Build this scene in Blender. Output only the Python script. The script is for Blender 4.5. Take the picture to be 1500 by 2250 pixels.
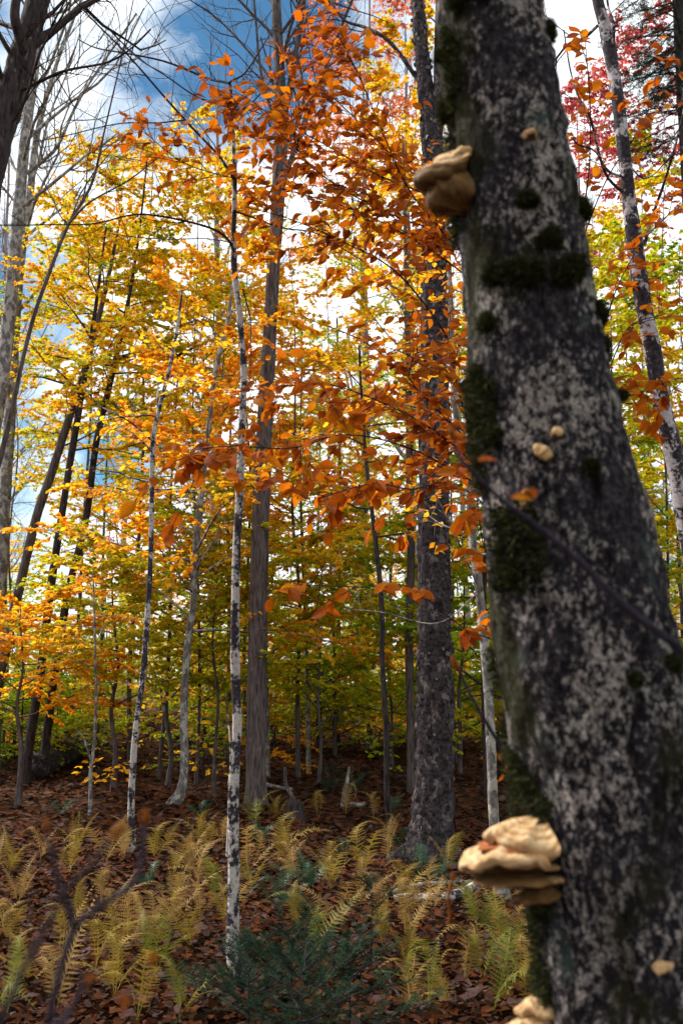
import bpy, math, random
import numpy as np
R_ = math.radians
scene = bpy.context.scene
for o in list(bpy.data.objects): bpy.data.objects.remove(o)
COL = scene.collection
random.seed(7)

# ------------------------------------------------------------------ camera
PW, PH, FPX = 1500.0, 2250.0, 2187.5          # the photograph's frame, focal length in its pixels
TILT = R_(9.7); EYE = np.array([0.0, 0.0, 1.5])
cam = bpy.data.cameras.new('camera'); camo = bpy.data.objects.new('camera', cam); COL.objects.link(camo)
camo.location = EYE; camo.rotation_euler = (math.pi/2 + TILT, 0, 0)
cam.sensor_fit = 'VERTICAL'; cam.sensor_height = 36; cam.lens = 35; cam.clip_start = .05; cam.clip_end = 1500
cam.dof.use_dof = True; cam.dof.focus_distance = 7.0; cam.dof.aperture_fstop = 4.0
scene.camera = camo

# ------------------------------------------------------------------ sky and sun
SUN_EL, SUN_AZ = R_(44), R_(-62)              # azimuth clockwise from +Y: ahead and to the left, behind thin cloud
w = bpy.data.worlds.new('World'); scene.world = w; w.use_nodes = True
nt = w.node_tree; nt.nodes.clear()
def N(t, **k):
    n = nt.nodes.new(t)
    for a, b in k.items(): setattr(n, a, b)
    return n
sky = N('ShaderNodeTexSky', sky_type='NISHITA', sun_disc=False); sky.sun_elevation = SUN_EL; sky.sun_rotation = SUN_AZ
sky.air_density = 1.0; sky.dust_density = .3; sky.ozone_density = 1.4
bg1 = N('ShaderNodeBackground'); bg1.inputs[1].default_value = .062
bg2 = N('ShaderNodeBackground'); bg2.inputs[0].default_value = (.93, .97, 1, 1); bg2.inputs[1].default_value = 1.0
tc = N('ShaderNodeTexCoord'); mp = N('ShaderNodeMapping'); mp.inputs['Location'].default_value = (5.8643, 7.0985, .8447)
mp.inputs['Scale'].default_value = (1, 1, 1.5)
nz = N('ShaderNodeTexNoise'); nz.inputs['Scale'].default_value = 2.6; nz.inputs['Detail'].default_value = 7; nz.inputs['Roughness'].default_value = .56
cr = N('ShaderNodeValToRGB'); cr.color_ramp.elements[0].position = .33; cr.color_ramp.elements[1].position = .46
mx = N('ShaderNodeMixShader'); wo = N('ShaderNodeOutputWorld')
L = nt.links.new
tn = N('ShaderNodeMix', data_type='RGBA', blend_type='MULTIPLY'); tn.inputs[0].default_value = 1; tn.inputs[7].default_value = (.55, .98, 1.1, 1); L(sky.outputs[0], tn.inputs[6])
L(tn.outputs[2], bg1.inputs[0]); L(tc.outputs['Generated'], mp.inputs[0]); L(mp.outputs[0], nz.inputs['Vector'])
L(nz.outputs[0], cr.inputs[0]); L(cr.outputs[0], mx.inputs[0]); L(bg1.outputs[0], mx.inputs[1]); L(bg2.outputs[0], mx.inputs[2]); L(mx.outputs[0], wo.inputs[0])
sl = bpy.data.lights.new('sun', 'SUN'); sl.energy = 5.0; sl.angle = R_(14); sl.color = (1, .93, .82)
so = bpy.data.objects.new('sun', sl); COL.objects.link(so)
so.rotation_euler = (math.pi/2 - SUN_EL, 0, math.pi - SUN_AZ); so.location = (0, 0, 30)
# a sun lamp shines along its local -Z; this turns it to come from (SUN_AZ, SUN_EL)
from mathutils import Vector
sd = Vector((math.sin(SUN_AZ)*math.cos(SUN_EL), math.cos(SUN_AZ)*math.cos(SUN_EL), math.sin(SUN_EL)))
so.rotation_euler = sd.to_track_quat('Z', 'Y').to_euler()
vs = scene.view_settings; vs.view_transform = 'Standard'; vs.look = 'None'; vs.exposure = .80; vs.gamma = 1
cy = scene.cycles; cy.use_denoising = True; cy.max_bounces = 7; cy.diffuse_bounces = 4; cy.glossy_bounces = 2
cy.transmission_bounces = 4; cy.transparent_max_bounces = 4; cy.caustics_reflective = False; cy.caustics_refractive = False
cy.sample_clamp_indirect = 6

# ------------------------------------------------------------------ helpers: pixels to places, noise
CT, ST = math.cos(TILT), math.sin(TILT)
def ray(px, py):
    x, y = (px - PW/2)/FPX, (PH/2 - py)/FPX
    return np.array([x, CT - y*ST, ST + y*CT])
def at(px, py, Y):
    d = ray(px, py); return EYE + d*(Y/d[1])
def vdepth(p): return (p[1]-EYE[1])*CT + (p[2]-EYE[2])*ST
def proj(p):
    v = np.asarray(p) - EYE; z = v[1]*CT + v[2]*ST; y = -v[1]*ST + v[2]*CT
    return PW/2 + FPX*v[0]/z, PH/2 - FPX*y/z
def gz(x, y):
    x = np.asarray(x, float); y = np.asarray(y, float)
    s = np.where(y < 7, 0, np.where(y < 24, .043*(y-7), .731 - .02*np.minimum(y-24, 30)))
    b = .05*np.sin(x*1.3+.5)*np.sin(y*1.1) + .03*np.sin(x*2.9+y*1.7+1) + .018*np.sin(x*5.3-y*4.1)
    return s + b*np.clip(1.2 - np.abs(y)/60, 0, 1)
def ground_hit(px, py):
    d = ray(px, py); t = 2.0
    for i in range(3000):
        p = EYE + d*t
        if p[2] <= gz(p[0], p[1]): return p
        t += .02
    return p
def vnoise(P, seed=0):
    P = np.asarray(P, float); I = np.floor(P).astype(np.int64); F = P - I; F = F*F*(3-2*F)
    def h(i, j, k):
        n = (i*374761393 + j*668265263 + k*2147483647 + seed*1274126177) & 0xffffffff
        n = ((n ^ (n >> 13))*1274126177) & 0xffffffff
        n = ((n ^ (n >> 16))*2246822519) & 0xffffffff
        return ((n ^ (n >> 15)) & 0xffff)/65535.0
    x, y, z = I[..., 0], I[..., 1], I[..., 2]; a, b, c = F[..., 0], F[..., 1], F[..., 2]
    l = lambda p, q, t: p + (q-p)*t
    return l(l(l(h(x,y,z), h(x+1,y,z), a), l(h(x,y+1,z), h(x+1,y+1,z), a), b),
             l(l(h(x,y,z+1), h(x+1,y,z+1), a), l(h(x,y+1,z+1), h(x+1,y+1,z+1), a), b), c)*2 - 1
def fbm(P, oct=4, seed=0):
    s, a = 0, 1.0
    for o in range(oct): s = s + a*vnoise(np.asarray(P)*2**o, seed+o); a *= .5
    return s
def nrm(v): v = np.asarray(v, float); return v/np.maximum(np.linalg.norm(v, axis=-1, keepdims=True), 1e-9)

# ------------------------------------------------------------------ helpers: meshes and objects
def mesh_np(name, V, F, mat=None, smooth=True, uv=None):
    V = np.ascontiguousarray(V, np.float32); F = np.ascontiguousarray(F, np.int32)
    me = bpy.data.meshes.new(name); k = F.shape[1]; m = len(F)
    me.vertices.add(len(V)); me.vertices.foreach_set('co', V.ravel())
    me.loops.add(m*k); me.loops.foreach_set('vertex_index', F.ravel())
    me.polygons.add(m); me.polygons.foreach_set('loop_start', np.arange(0, m*k, k, dtype=np.int32))
    if smooth: me.polygons.foreach_set('use_smooth', np.ones(m, bool))
    if uv is not None:
        l = me.uv_layers.new(name='UVMap'); l.data.foreach_set('uv', np.ascontiguousarray(uv[F.ravel()], np.float32).ravel())
    me.update(calc_edges=True)
    if mat: me.materials.append(mat)
    return me
def obj(name, me, parent=None, loc=None, kind=None):
    o = bpy.data.objects.new(name, me); COL.objects.link(o)
    if parent: o.parent = parent
    if loc is not None: o.location = loc
    if kind: o['kind'] = kind
    return o
def tag(o, label, cat, group=None):
    o['label'] = label; o['category'] = cat
    if group: o['group'] = group
    return o
def thing(name, loc, label, cat, group=None):
    o = bpy.data.objects.new(name, None); COL.objects.link(o); o.location = loc; o.empty_display_size = .1
    return tag(o, label, cat, group)
def smooth_line(P, n):
    """Catmull-Rom through rows of P (any number of columns)"""
    P = np.asarray(P, float); Q = np.vstack([2*P[0]-P[1], P, 2*P[-1]-P[-2]]); m = len(P)-1
    t = np.linspace(0, m, n); i = np.minimum(t.astype(int), m-1); u = (t-i)[:, None]
    a, b, c, d = Q[i], Q[i+1], Q[i+2], Q[i+3]
    return .5*(2*b + (c-a)*u + (2*a-5*b+4*c-d)*u*u + (3*b-a-3*c+d)*u**3)
def frames(P):
    T = np.gradient(P, axis=0); T = nrm(T); n = len(P)
    ref = np.array([0, -1, 0.]) if abs(T[0][1]) < .9 else np.array([1., 0, 0])
    U = np.zeros_like(P); u = nrm(ref - T[0]*ref.dot(T[0]))
    for i in range(n):
        u = u - T[i]*u.dot(T[i]); u = u/max(np.linalg.norm(u), 1e-9); U[i] = u
    return T, U, np.cross(T, U)
def tube(P, r, sides=8, amp=0, freq=8, seed=0, mod=None, zs=.35):
    P = np.asarray(P, float); r = np.asarray(r, float); T, U, W = frames(P); n = len(P)
    a = np.linspace(0, 2*np.pi, sides, endpoint=False)
    D = U[:, None]*np.cos(a)[None, :, None] + W[:, None]*np.sin(a)[None, :, None]
    rr = np.repeat(r[:, None], sides, 1)
    if amp: rr = rr*(1 + amp*fbm((P[:, None] + D*r[:, None, None])*np.array([1, 1, zs])*freq, 4, seed))
    if mod is not None: rr = rr*mod(P, a)
    V = (P[:, None] + D*rr[:, :, None]).reshape(-1, 3)
    i = np.arange(n-1)[:, None]*sides; j = np.arange(sides)[None]; j2 = (j+1) % sides
    F = np.stack([i+j, i+j2, i+sides+j2, i+sides+j], -1).reshape(-1, 4)
    return V, F
def merge(parts):
    V, F, k = [], [], 0
    for v, f in parts: V.append(v); F.append(f+k); k += len(v)
    return np.vstack(V), np.vstack(F)
def tubes(lines, sides):
    return merge([tube(p, r, sides if not isinstance(sides, (list, tuple)) else sides[min(l, len(sides)-1)]) for p, r, l in lines])
def rot_frames(axis, normal):
    a = nrm(axis); x = nrm(np.cross(a, normal)); n = np.cross(x, a)
    return np.stack([x, a, n], -1)                # columns: across, along, out
def stamp(T, F, M, pos, size):
    """N transformed copies of a template as one vertex and face array"""
    k = len(T); n = len(pos)
    V = np.einsum('nij,kj->nki', M, T)*np.asarray(size).reshape(-1, 1, 1) + pos[:, None]
    FF = (F[None] + (np.arange(n)*k)[:, None, None]).reshape(-1, F.shape[1])
    return V.reshape(-1, 3), FF

# ------------------------------------------------------------------ materials
def mat(name):
    m = bpy.data.materials.new(name); m.use_nodes = True; t = m.node_tree; t.nodes.clear()
    out = t.nodes.new('ShaderNodeOutputMaterial')
    class G: pass
    g = G(); g.m = m; g.t = t; g.out = out
    def n(ty, ins=None, **k):
        x = t.nodes.new(ty)
        for a, b in k.items(): setattr(x, a, b)
        for a, b in (ins or {}).items():
            if isinstance(b, bpy.types.NodeSocket): t.links.new(b, x.inputs[a])
            else: x.inputs[a].default_value = b
        return x
    g.n = n
    g.co = lambda sc=(1, 1, 1), loc=(0, 0, 0): n('ShaderNodeMapping', {'Vector': g.tex.outputs['Object'], 'Scale': sc, 'Location': loc}).outputs[0]
    g.tex = n('ShaderNodeTexCoord')
    def noise(vec, scale, detail=4, rough=.55): return n('ShaderNodeTexNoise', {'Vector': vec, 'Scale': scale, 'Detail': detail, 'Roughness': rough}).outputs[0]
    def ramp(fac, stops, interp='LINEAR'):
        r = n('ShaderNodeValToRGB', {'Fac': fac}); e = r.color_ramp.elements; r.color_ramp.interpolation = interp
        while len(e) < len(stops): e.new(.5)
        for q, (p, c) in zip(e, stops): q.position = p; q.color = (*c, 1) if len(c) == 3 else c
        return r.outputs[0]
    def mix(fac, a, b):
        x = n('ShaderNodeMix', data_type='RGBA')
        for key, v in (('Factor', fac), ('A', a), ('B', b)):
            s = [i for i in x.inputs if i.name == key and (i.type == 'RGBA' or (key == 'Factor' and i.type == 'VALUE'))][0]
            if isinstance(v, bpy.types.NodeSocket): t.links.new(v, s)
            else: s.default_value = v if key == 'Factor' else (*v, 1)
        return [o for o in x.outputs if o.type == 'RGBA'][0]
    def math_(op, a, b=0., clamp=False):
        return n('ShaderNodeMath', {0: a, 1: b}, operation=op, use_clamp=clamp).outputs[0]
    def finish(col, rough=.8, bump=None, bstr=.5, bdist=.01, spec=.3, trans=None, tcol=None):
        p = n('ShaderNodeBsdfPrincipled', {'Roughness': rough, 'Specular IOR Level': spec})
        if isinstance(col, bpy.types.NodeSocket): t.links.new(col, p.inputs['Base Color'])
        else: p.inputs['Base Color'].default_value = (*col, 1)
        if bump is not None:
            b = n('ShaderNodeBump', {'Height': bump, 'Strength': bstr, 'Distance': bdist}); t.links.new(b.outputs[0], p.inputs['Normal'])
        s = p.outputs[0]
        if trans:
            tb = n('ShaderNodeBsdfTranslucent'); tcol = tcol or col
            if isinstance(tcol, bpy.types.NodeSocket): t.links.new(tcol, tb.inputs[0])
            else: tb.inputs[0].default_value = (*tcol, 1)
            s = n('ShaderNodeMixShader', {0: trans, 1: s, 2: tb.outputs[0]}).outputs[0]
        t.links.new(s, out.inputs[0]); return m
    g.noise, g.ramp, g.mix, g.math, g.finish = noise, ramp, mix, math_, finish
    return g
def leaf_mat(name, stops, trans=.62, rough=.55, patch=1.2, veins=False, gain=1., spec=.22):
    """stops: colours over a random value per leaf, nudged by a slow noise so that whole sprays differ"""
    g = mat(name); r = g.n('ShaderNodeNewGeometry').outputs['Random Per Island']; stops = [tuple(min(.93, x*gain) for x in c) for c in stops]
    if veins: r = g.n('ShaderNodeObjectInfo').outputs['Random'] if veins == 'obj' else r
    ns = g.noise(g.co(), patch, 2)
    f = g.math('ADD', g.math('MULTIPLY', r, .72), g.math('MULTIPLY', g.math('SUBTRACT', ns, .36), 1.1), True)
    col = g.ramp(f, [(i/(len(stops)-1), c) for i, c in enumerate(stops)])
    bump = None
    if veins:
        uv = g.n('ShaderNodeSeparateXYZ', {0: g.tex.outputs['UV']})
        ax = g.math('ABSOLUTE', uv.outputs[0])
        ph = g.math('SUBTRACT', uv.outputs[1], g.math('MULTIPLY', ax, .62))
        s = g.math('SINE', g.math('MULTIPLY', ph, 75.))
        rib = g.math('LESS_THAN', ax, .018)
        bump = g.math('ADD', s, g.math('MULTIPLY', rib, -2.))
        spots = g.ramp(g.noise(g.n('ShaderNodeMapping', {'Vector': g.tex.outputs['UV']}).outputs[0], 9., 4), [(.56, (0, 0, 0)), (.72, (1, 1, 1))])
        dk = g.mix(.55, col, (.05, .012, .005))
        col = g.mix(g.math('MULTIPLY', spots, .6), col, dk)
        col = g.mix(g.math('MULTIPLY', g.math('GREATER_THAN', s, .5), .4), col, dk)
    return g.finish(col, rough, bump, .8, .005, spec, trans)
LM = {
 'gold': leaf_mat('gold_leaf', [(.30, .31, .012), (.48, .40, .010), (.62, .40, .010), (.66, .32, .010), (.64, .21, .010)], gain=1.25),
 'orange': leaf_mat('orange_leaf', [(.50, .42, .012), (.64, .41, .010), (.67, .34, .010), (.66, .25, .010), (.58, .16, .012)], gain=1.25),
 'yellowgreen': leaf_mat('yellow_green_leaf', [(.16, .25, .012), (.28, .34, .012), (.42, .40, .010), (.58, .41, .010), (.66, .30, .010)], gain=1.25),
 'green': leaf_mat('green_leaf', [(.10, .21, .010), (.17, .29, .010), (.26, .36, .010), (.38, .41, .010), (.52, .40, .010)], gain=1.25),
 'pink': leaf_mat('pink_orange_leaf', [(.56, .25, .05), (.55, .20, .06), (.54, .16, .06), (.48, .12, .05), (.40, .08, .04)], gain=1.25),
 'red': leaf_mat('wine_red_leaf', [(.55, .16, .05), (.45, .08, .06), (.40, .06, .07), (.30, .04, .06), (.55, .20, .06)], gain=1.25),
 'yellow': leaf_mat('yellow_leaf', [(.35, .34, .015), (.60, .40, .015), (.66, .36, .012), (.62, .28, .012)], gain=1.25),
 'copper': leaf_mat('copper_leaf', [(.72, .28, .006), (.66, .19, .005), (.60, .140, .005), (.47, .095, .006), (.22, .048, .007)], .5, .6, 2.0, True, 1., .06),
 'copperobj': leaf_mat('copper_leaf_single', [(.72, .28, .006), (.66, .19, .005), (.60, .140, .005), (.47, .095, .006), (.22, .048, .007)], .5, .6, 2.0, 'obj', 1., .06),
 'litter': leaf_mat('fallen_leaf', [(.010, .005, .004), (.026, .011, .006), (.065, .022, .009), (.11, .034, .011), (.050, .024, .018), (.09, .062, .062), (.17, .046, .010)], .08, .8, 1.6, False, .82, .03),
 'litterobj': leaf_mat('fallen_leaf_single', [(.028, .012, .007), (.07, .024, .010), (.13, .042, .013), (.07, .034, .026), (.12, .085, .088), (.20, .058, .012)], .08, .8, 1.6, 'obj', .85, .03),
}
def bark_mossy():
    g = mat('mossy_lichen_bark'); c = g.co()
    big = g.noise(g.co((1, 1, .7)), 10., 5, .6); fine = g.noise(g.co((1, 1, .7)), 82., 5, .72); grit = g.noise(c, 170., 3)
    base = g.ramp(fine, [(.3, (.005, .005, .007)), (.48, (.022, .020, .026)), (.62, (.075, .068, .078))])
    pale = g.math('ADD', g.math('MULTIPLY', big, .80), g.math('MULTIPLY', fine, 1.2))
    pm = g.ramp(g.math('SUBTRACT', pale, .5), [(.53, (0, 0, 0)), (.64, (1, 1, 1))])
    lich = g.ramp(grit, [(.35, (.12, .11, .118)), (.65, (.44, .395, .375))])
    col = g.mix(pm, base, lich)
    teal = g.ramp(g.noise(g.co((1, 1, .8), (4, 2, 7)), 6.5, 5), [(.62, (0, 0, 0)), (.68, (1, 1, 1))])
    col = g.mix(g.math('MULTIPLY', teal, .38), col, (.07, .12, .105))
    mo = g.noise(g.co((1, 1, .6), (1, 8, 3)), 5., 5)
    mm = g.ramp(mo, [(.54, (0, 0, 0)), (.63, (1, 1, 1))])
    col = g.mix(g.math('MULTIPLY', mm, .85), col, (.022, .022, .008))
    crack = g.ramp(g.noise(g.co((1, 1, .22), (9, 1, 1)), 26., 5, .65), [(.36, (1, 1, 1)), (.43, (0, 0, 0))])
    col = g.mix(g.math('MULTIPLY', crack, .75), col, (.006, .005, .006))
    return g.finish(col, .85, g.math('ADD', pale, g.math('MULTIPLY', crack, -.5)), 1., .012, .03)
def bark_birch(name, thr=.5, white=(.60, .57, .55), dark=(.018, .016, .02)):
    g = mat(name)
    a = g.noise(g.co((1, 1, .75)), 8., 5, .72); b = g.noise(g.co((.35, .35, 3.2), (3, 1, 5)), 16., 3, .6); c = g.noise(g.co(), 60., 3)
    m = g.math('ADD', g.math('ADD', g.math('MULTIPLY', a, .76), g.math('MULTIPLY', b, .12)), g.math('MULTIPLY', c, .12))
    k = g.ramp(m, [(thr-.022, (0, 0, 0)), (thr+.022, (1, 1, 1))])
    wc = g.ramp(c, [(.3, tuple(x*.62 for x in white)), (.62, white)])
    dc = g.ramp(c, [(.35, dark), (.7, tuple(x*3.2 for x in dark))])
    return g.finish(g.mix(k, dc, wc), .7, g.math('ADD', b, g.math('MULTIPLY', k, .3)), .6, .006, .05)
def bark_ridged(name, lo, hi, lich=(.3, .3, .29), la=.45, sc=34., zs=.16, lthr=.60):
    g = mat(name); r = g.noise(g.co((1, 1, zs)), sc, 5, .6); f = g.noise(g.co(), 90., 3)
    col = g.ramp(r, [(.32, lo), (.62, hi)])
    l = g.ramp(g.noise(g.co((1, 1, .7), (2, 7, 1)), 13., 5, .65), [(lthr, (0, 0, 0)), (lthr+.06, (1, 1, 1))])
    col = g.mix(g.math('MULTIPLY', g.math('MULTIPLY', l, la), f), col, lich)
    return g.finish(col, .85, g.math('ADD', r, g.math('MULTIPLY', f, .25)), 1., .014, .03)
BM = {
 'mossy': bark_mossy(),
 'birch': bark_birch('white_birch_bark', .505, (.42, .395, .385)),
 'birchdark': bark_birch('patchy_birch_bark', .525, (.42, .39, .42)),
 'ybirch': bark_ridged('dark_peeling_bark', (.008, .007, .009), (.060, .050, .054), (.26, .22, .21), .9, 24, 1.3, .56),
 'grey': bark_ridged('grey_bark', (.03, .025, .026), (.13, .105, .102), (.26, .24, .22), .5, 42, .14),
 'lichen': bark_ridged('lichen_grey_bark', (.05, .047, .045), (.19, .178, .168), (.50, .49, .45), 1., 30, .5, .5),
 'dark': bark_ridged('dark_bark', (.014, .011, .012), (.06, .048, .048), (.24, .23, .2), .7, 40, .2, .60),
 'twig': bark_ridged('twig_bark', (.014, .011, .016), (.05, .038, .045), (.1, .1, .1), .2, 40, .5),
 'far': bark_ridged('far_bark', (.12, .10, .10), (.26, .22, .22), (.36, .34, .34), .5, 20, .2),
}

# ------------------------------------------------------------------ ground
def build_ground():
    xs = np.concatenate([np.linspace(-400, -16, 16)[:-1], np.linspace(-16, 16, 150), np.linspace(16, 400, 16)[1:]])
    ys = np.concatenate([np.linspace(-300, -4, 12)[:-1], np.linspace(-4, 30, 170), np.linspace(30, 60, 20)[1:], np.linspace(60, 700, 16)[1:]])
    X, Y = np.meshgrid(xs, ys); Z = gz(X, Y) + .03*fbm(np.stack([X*2.2, Y*2.2, X*0], -1), 3)*(np.abs(X) < 16)*(Y < 30)*(Y > -4)
    V = np.stack([X, Y, Z], -1).reshape(-1, 3); nx = len(xs); ny = len(ys)
    i = np.arange(ny-1)[:, None]*nx; j = np.arange(nx-1)[None]
    F = np.stack([i+j, i+j+1, i+nx+j+1, i+nx+j], -1).reshape(-1, 4)
    g = mat('forest_soil'); n1 = g.noise(g.co(), 9., 6, .65); n2 = g.noise(g.co(), 1.1, 3)
    v = g.n('ShaderNodeTexVoronoi', {'Vector': g.co(), 'Scale': 14.})
    leafc = g.ramp(v.outputs['Color'], [(.2, (.02, .010, .006)), (.45, (.06, .026, .012)), (.65, (.12, .045, .017)), (.85, (.08, .05, .04))])
    col = g.mix(g.ramp(n1, [(.4, (0, 0, 0)), (.6, (1, 1, 1))]), (.018, .011, .008), leafc)
    m = g.finish(col, .9, g.math('ADD', n1, v.outputs[0]), .9, .03, .02)
    o = obj('ground', mesh_np('ground', V, F, m)); o['kind'] = 'structure'
build_ground()

# ------------------------------------------------------------------ leaf templates
LEAF_T = np.array([[0, 0, 0], [.27, .26, .06], [.31, .58, .08], [0, 1, -.04], [-.31, .58, .08], [-.27, .26, .06]], float)
LEAF_F = np.array([[0, 1, 2, 3], [0, 3, 4, 5]])
FAR_T = np.array([[0, 0, 0], [.30, .45, .08], [0, 1, -.04], [-.30, .45, .08]], float); FAR_F = np.array([[0, 1, 2], [0, 2, 3]])
def beech_leaf(fold=.25, bend=-.15, twist=.0, wid=.31, droop=0):
    v = np.array([0, .10, .27, .47, .67, .86, 1.0]); h = np.array([0, .55, .9, 1.0, .78, .36, 0])*wid
    mid = [[0, y, bend*y*y] for y in v]
    Lf = [[-h[i], v[i]-.01, bend*v[i]**2 + fold*h[i] - twist*v[i]*h[i] + droop*h[i]*v[i]] for i in range(1, 6)]
    Rt = [[h[i], v[i]-.01, bend*v[i]**2 + fold*h[i] + twist*v[i]*h[i] + droop*h[i]*v[i]] for i in range(1, 6)]
    T = np.array(mid + Lf + Rt + [[-.012, -.16, .01], [.012, -.16, .01]]); F = []
    for side, o in ((0, 7), (1, 12)):
        q = [[0, 1, o], ] 
        for i in range(1, 5): q += [[i, i+1, o+i], [i, o+i, o+i-1]]
        q += [[5, 6, o+4]]
        F += q if side else [[a, c, b] for a, b, c in q]
    F += [[17, 18, 0]]
    uv = np.stack([T[:, 0], T[:, 1]], -1)
    return T, np.array(F), uv
BEECH = [beech_leaf(.30, -.18), beech_leaf(.15, -.35, .3), beech_leaf(.45, .12, -.3), beech_leaf(.1, -.1, .5, .33), beech_leaf(.6, -.4, .2, .29), beech_leaf(.3, .25, -.5, .3, -.3)]

def leaf_dirs(rng, d, spread=55, droop=.25):
    """leaf axis: leaves its twig at an angle, left and right in turn, roughly in a flat spray"""
    n = len(d); d = nrm(d*np.array([1, 1, .6])); s = np.where(np.arange(n) % 2, 1, -1)*R_(spread) + rng.normal(0, .45, n)
    c, si = np.cos(s), np.sin(s)
    a = np.stack([d[:, 0]*c - d[:, 1]*si, d[:, 0]*si + d[:, 1]*c, d[:, 2] - droop + rng.normal(0, .25, n)], -1)
    return nrm(a)

# ------------------------------------------------------------------ branching
def bend_line(rng, p, d, L_, n=5, wob=.2, up=.0):
    pts = [np.array(p, float)]; d = np.array(d, float)
    for i in range(n):
        d = nrm(d + rng.normal(0, wob, 3) + np.array([0, 0, up])); pts.append(pts[-1] + d*L_/n)
    return np.array(pts)
def side_dir(rng, d, ang):
    r = rng.normal(0, 1, 3); r -= d*r.dot(d); r = nrm(r); return nrm(d*math.cos(ang) + r*math.sin(ang))
def grow(rng, p, d, L_, r, lev, top, lines, wob=.16, up=.06, kids=(4, 6), ang=(28, 55), ratio=(.42, .7)):
    n = 6 if lev == 0 else (5 if lev < top else 3)
    P = bend_line(rng, p, d, L_, n, wob, up); lines.append((P, np.linspace(r, r*.35, len(P)), lev))
    if lev == top: return
    for k in range(rng.integers(*kids)+ (1 if lev == 0 else 0)):
        f = rng.uniform(.25, 1.0); i = min(int(f*n), n-1); q = P[i] + (P[i+1]-P[i])*(f*n-i)
        grow(rng, q, side_dir(rng, nrm(P[i+1]-P[i]), R_(rng.uniform(*ang))), L_*rng.uniform(*ratio)*(1.15-.5*f), r*(1-.65*f)*.62, lev+1, top, lines, wob*1.15, up, kids, ang, ratio)

class Tree: pass
from mathutils import Matrix
def place(o, M, pos, s):
    o.matrix_local = Matrix([[*(M[i]*s), pos[i]] for i in range(3)] + [[0, 0, 0, 1]])
def px_trunk(px, depth=None, n=60, wob=.0, base_flare=.35, seed=1):
    """px: rows (x, y, width) in the photograph from base to top; gives real points and radii at the trunk's own distance"""
    px = np.array(px, float)
    if depth is None: depth = ground_hit(px[0, 0], px[0, 1])[1]
    S = smooth_line(px, n); P = np.array([at(a, b, depth) for a, b, c in S]); r = np.array([c/2*vdepth(p)/FPX for (a, b, c), p in zip(S, P)])
    h0 = P[0][2] - gz(P[0][0], P[0][1])
    if h0 > -.05:                                    # carry the foot down into the ground
        d = nrm(P[0]-P[min(6, n-1)]); d[2] = min(d[2], -.5); m = max(2, int(h0/.12)+2)
        k = np.linspace((h0+.15)/-d[2], 0, m+1)[:-1]
        E = P[0] + d*k[:, None]; P = np.vstack([E, P]); r = np.concatenate([r[0]*(1+.08*k), r])
    rng = np.random.default_rng(seed)
    P[:, 1] += wob*np.sin(P[:, 2]*1.7+rng.uniform(0, 6))
    h = P[:, 2] - gz(P[0, 0], P[0, 1]); r = r*(1 + base_flare*np.exp(-np.maximum(h, 0)/.13))
    T = Tree(); T.P, T.r, T.Y = P, np.maximum(r, .002), depth; T.base = np.array([P[0, 0], P[0, 1], float(gz(P[0, 0], P[0, 1]))]); T.seed = seed
    T.rng = rng
    return T
TREES = []
def start_tree(T, name, label, bark, cat='tree', group=None, sides=12, amp=.06, freq=9, mod=None, short=None):
    T.root = thing(name, T.base, label, cat, group); T.bark = bark
    V, F = tube(T.P, T.r, sides, amp, freq, T.seed, mod)
    T.trunk = obj('trunk', mesh_np('trunk', V-T.base, F, BM[bark]), T.root)
    if short: TREES.append((T.base, short))
    return T
def point_on(T, z):
    i = int(np.argmin(np.abs(T.P[:, 2]-z))); return T.P[i], T.r[i], i
def add_branch(T, lines, bark=None, sides=(6, 3, 3, 3), parent=None, name='branch'):
    V, F = tubes(lines, list(sides)); return obj(name, mesh_np(name, V-T.base, F, BM[bark or T.bark]), parent or T.root)
def px_branch(T, pts, w0, w1, Y0=None, Y1=None, twigs=8, tw=(.2, .5), lev=2, bark=None, n=22, up=.02):
    """a branch drawn in the photograph, at the tree's own distance, with side twigs"""
    Y0 = Y0 or T.Y; Y1 = Y1 or Y0
    S = smooth_line(np.array(pts, float), n); Ys = np.linspace(Y0, Y1, n)
    P = np.array([at(a, b, y) for (a, b), y in zip(S, Ys)]); P[:, 1] += .03*np.sin(np.linspace(0, 9, n)+T.seed)
    r = np.array([w/2*vdepth(p)/FPX for w, p in zip(np.linspace(w0, w1, n), P)])
    lines = [(P, r, 0)]
    for k in range(twigs):
        i = T.rng.integers(3, n-1); d = nrm(P[i+1 if i+1 < n else i]-P[i-1])
        grow(T.rng, P[i], side_dir(T.rng, d, R_(T.rng.uniform(25, 60))), T.rng.uniform(*tw), r[i]*.55, 3-lev, 2, lines, .2, up, (2, 4))
    add_branch(T, lines, bark); return P
def bare_crown(T, z0, z1, nb, L_, r0=.5, lev=2, elev=(25, 60), bark=None, kids=(4, 6)):
    for k in range(nb):
        z = z0 + (z1-z0)*(k+T.rng.uniform(0, .8))/nb; p, r, i = point_on(T, z); az = k*2.4 + T.rng.uniform(-.4, .4); el = R_(T.rng.uniform(*elev))
        d = np.array([math.cos(az)*math.cos(el), math.sin(az)*math.cos(el), math.sin(el)]); lines = []
        grow(T.rng, p, d, L_*T.rng.uniform(.6, 1.1), r*r0, 0, lev, lines, kids=kids); add_branch(T, lines, bark)
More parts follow.
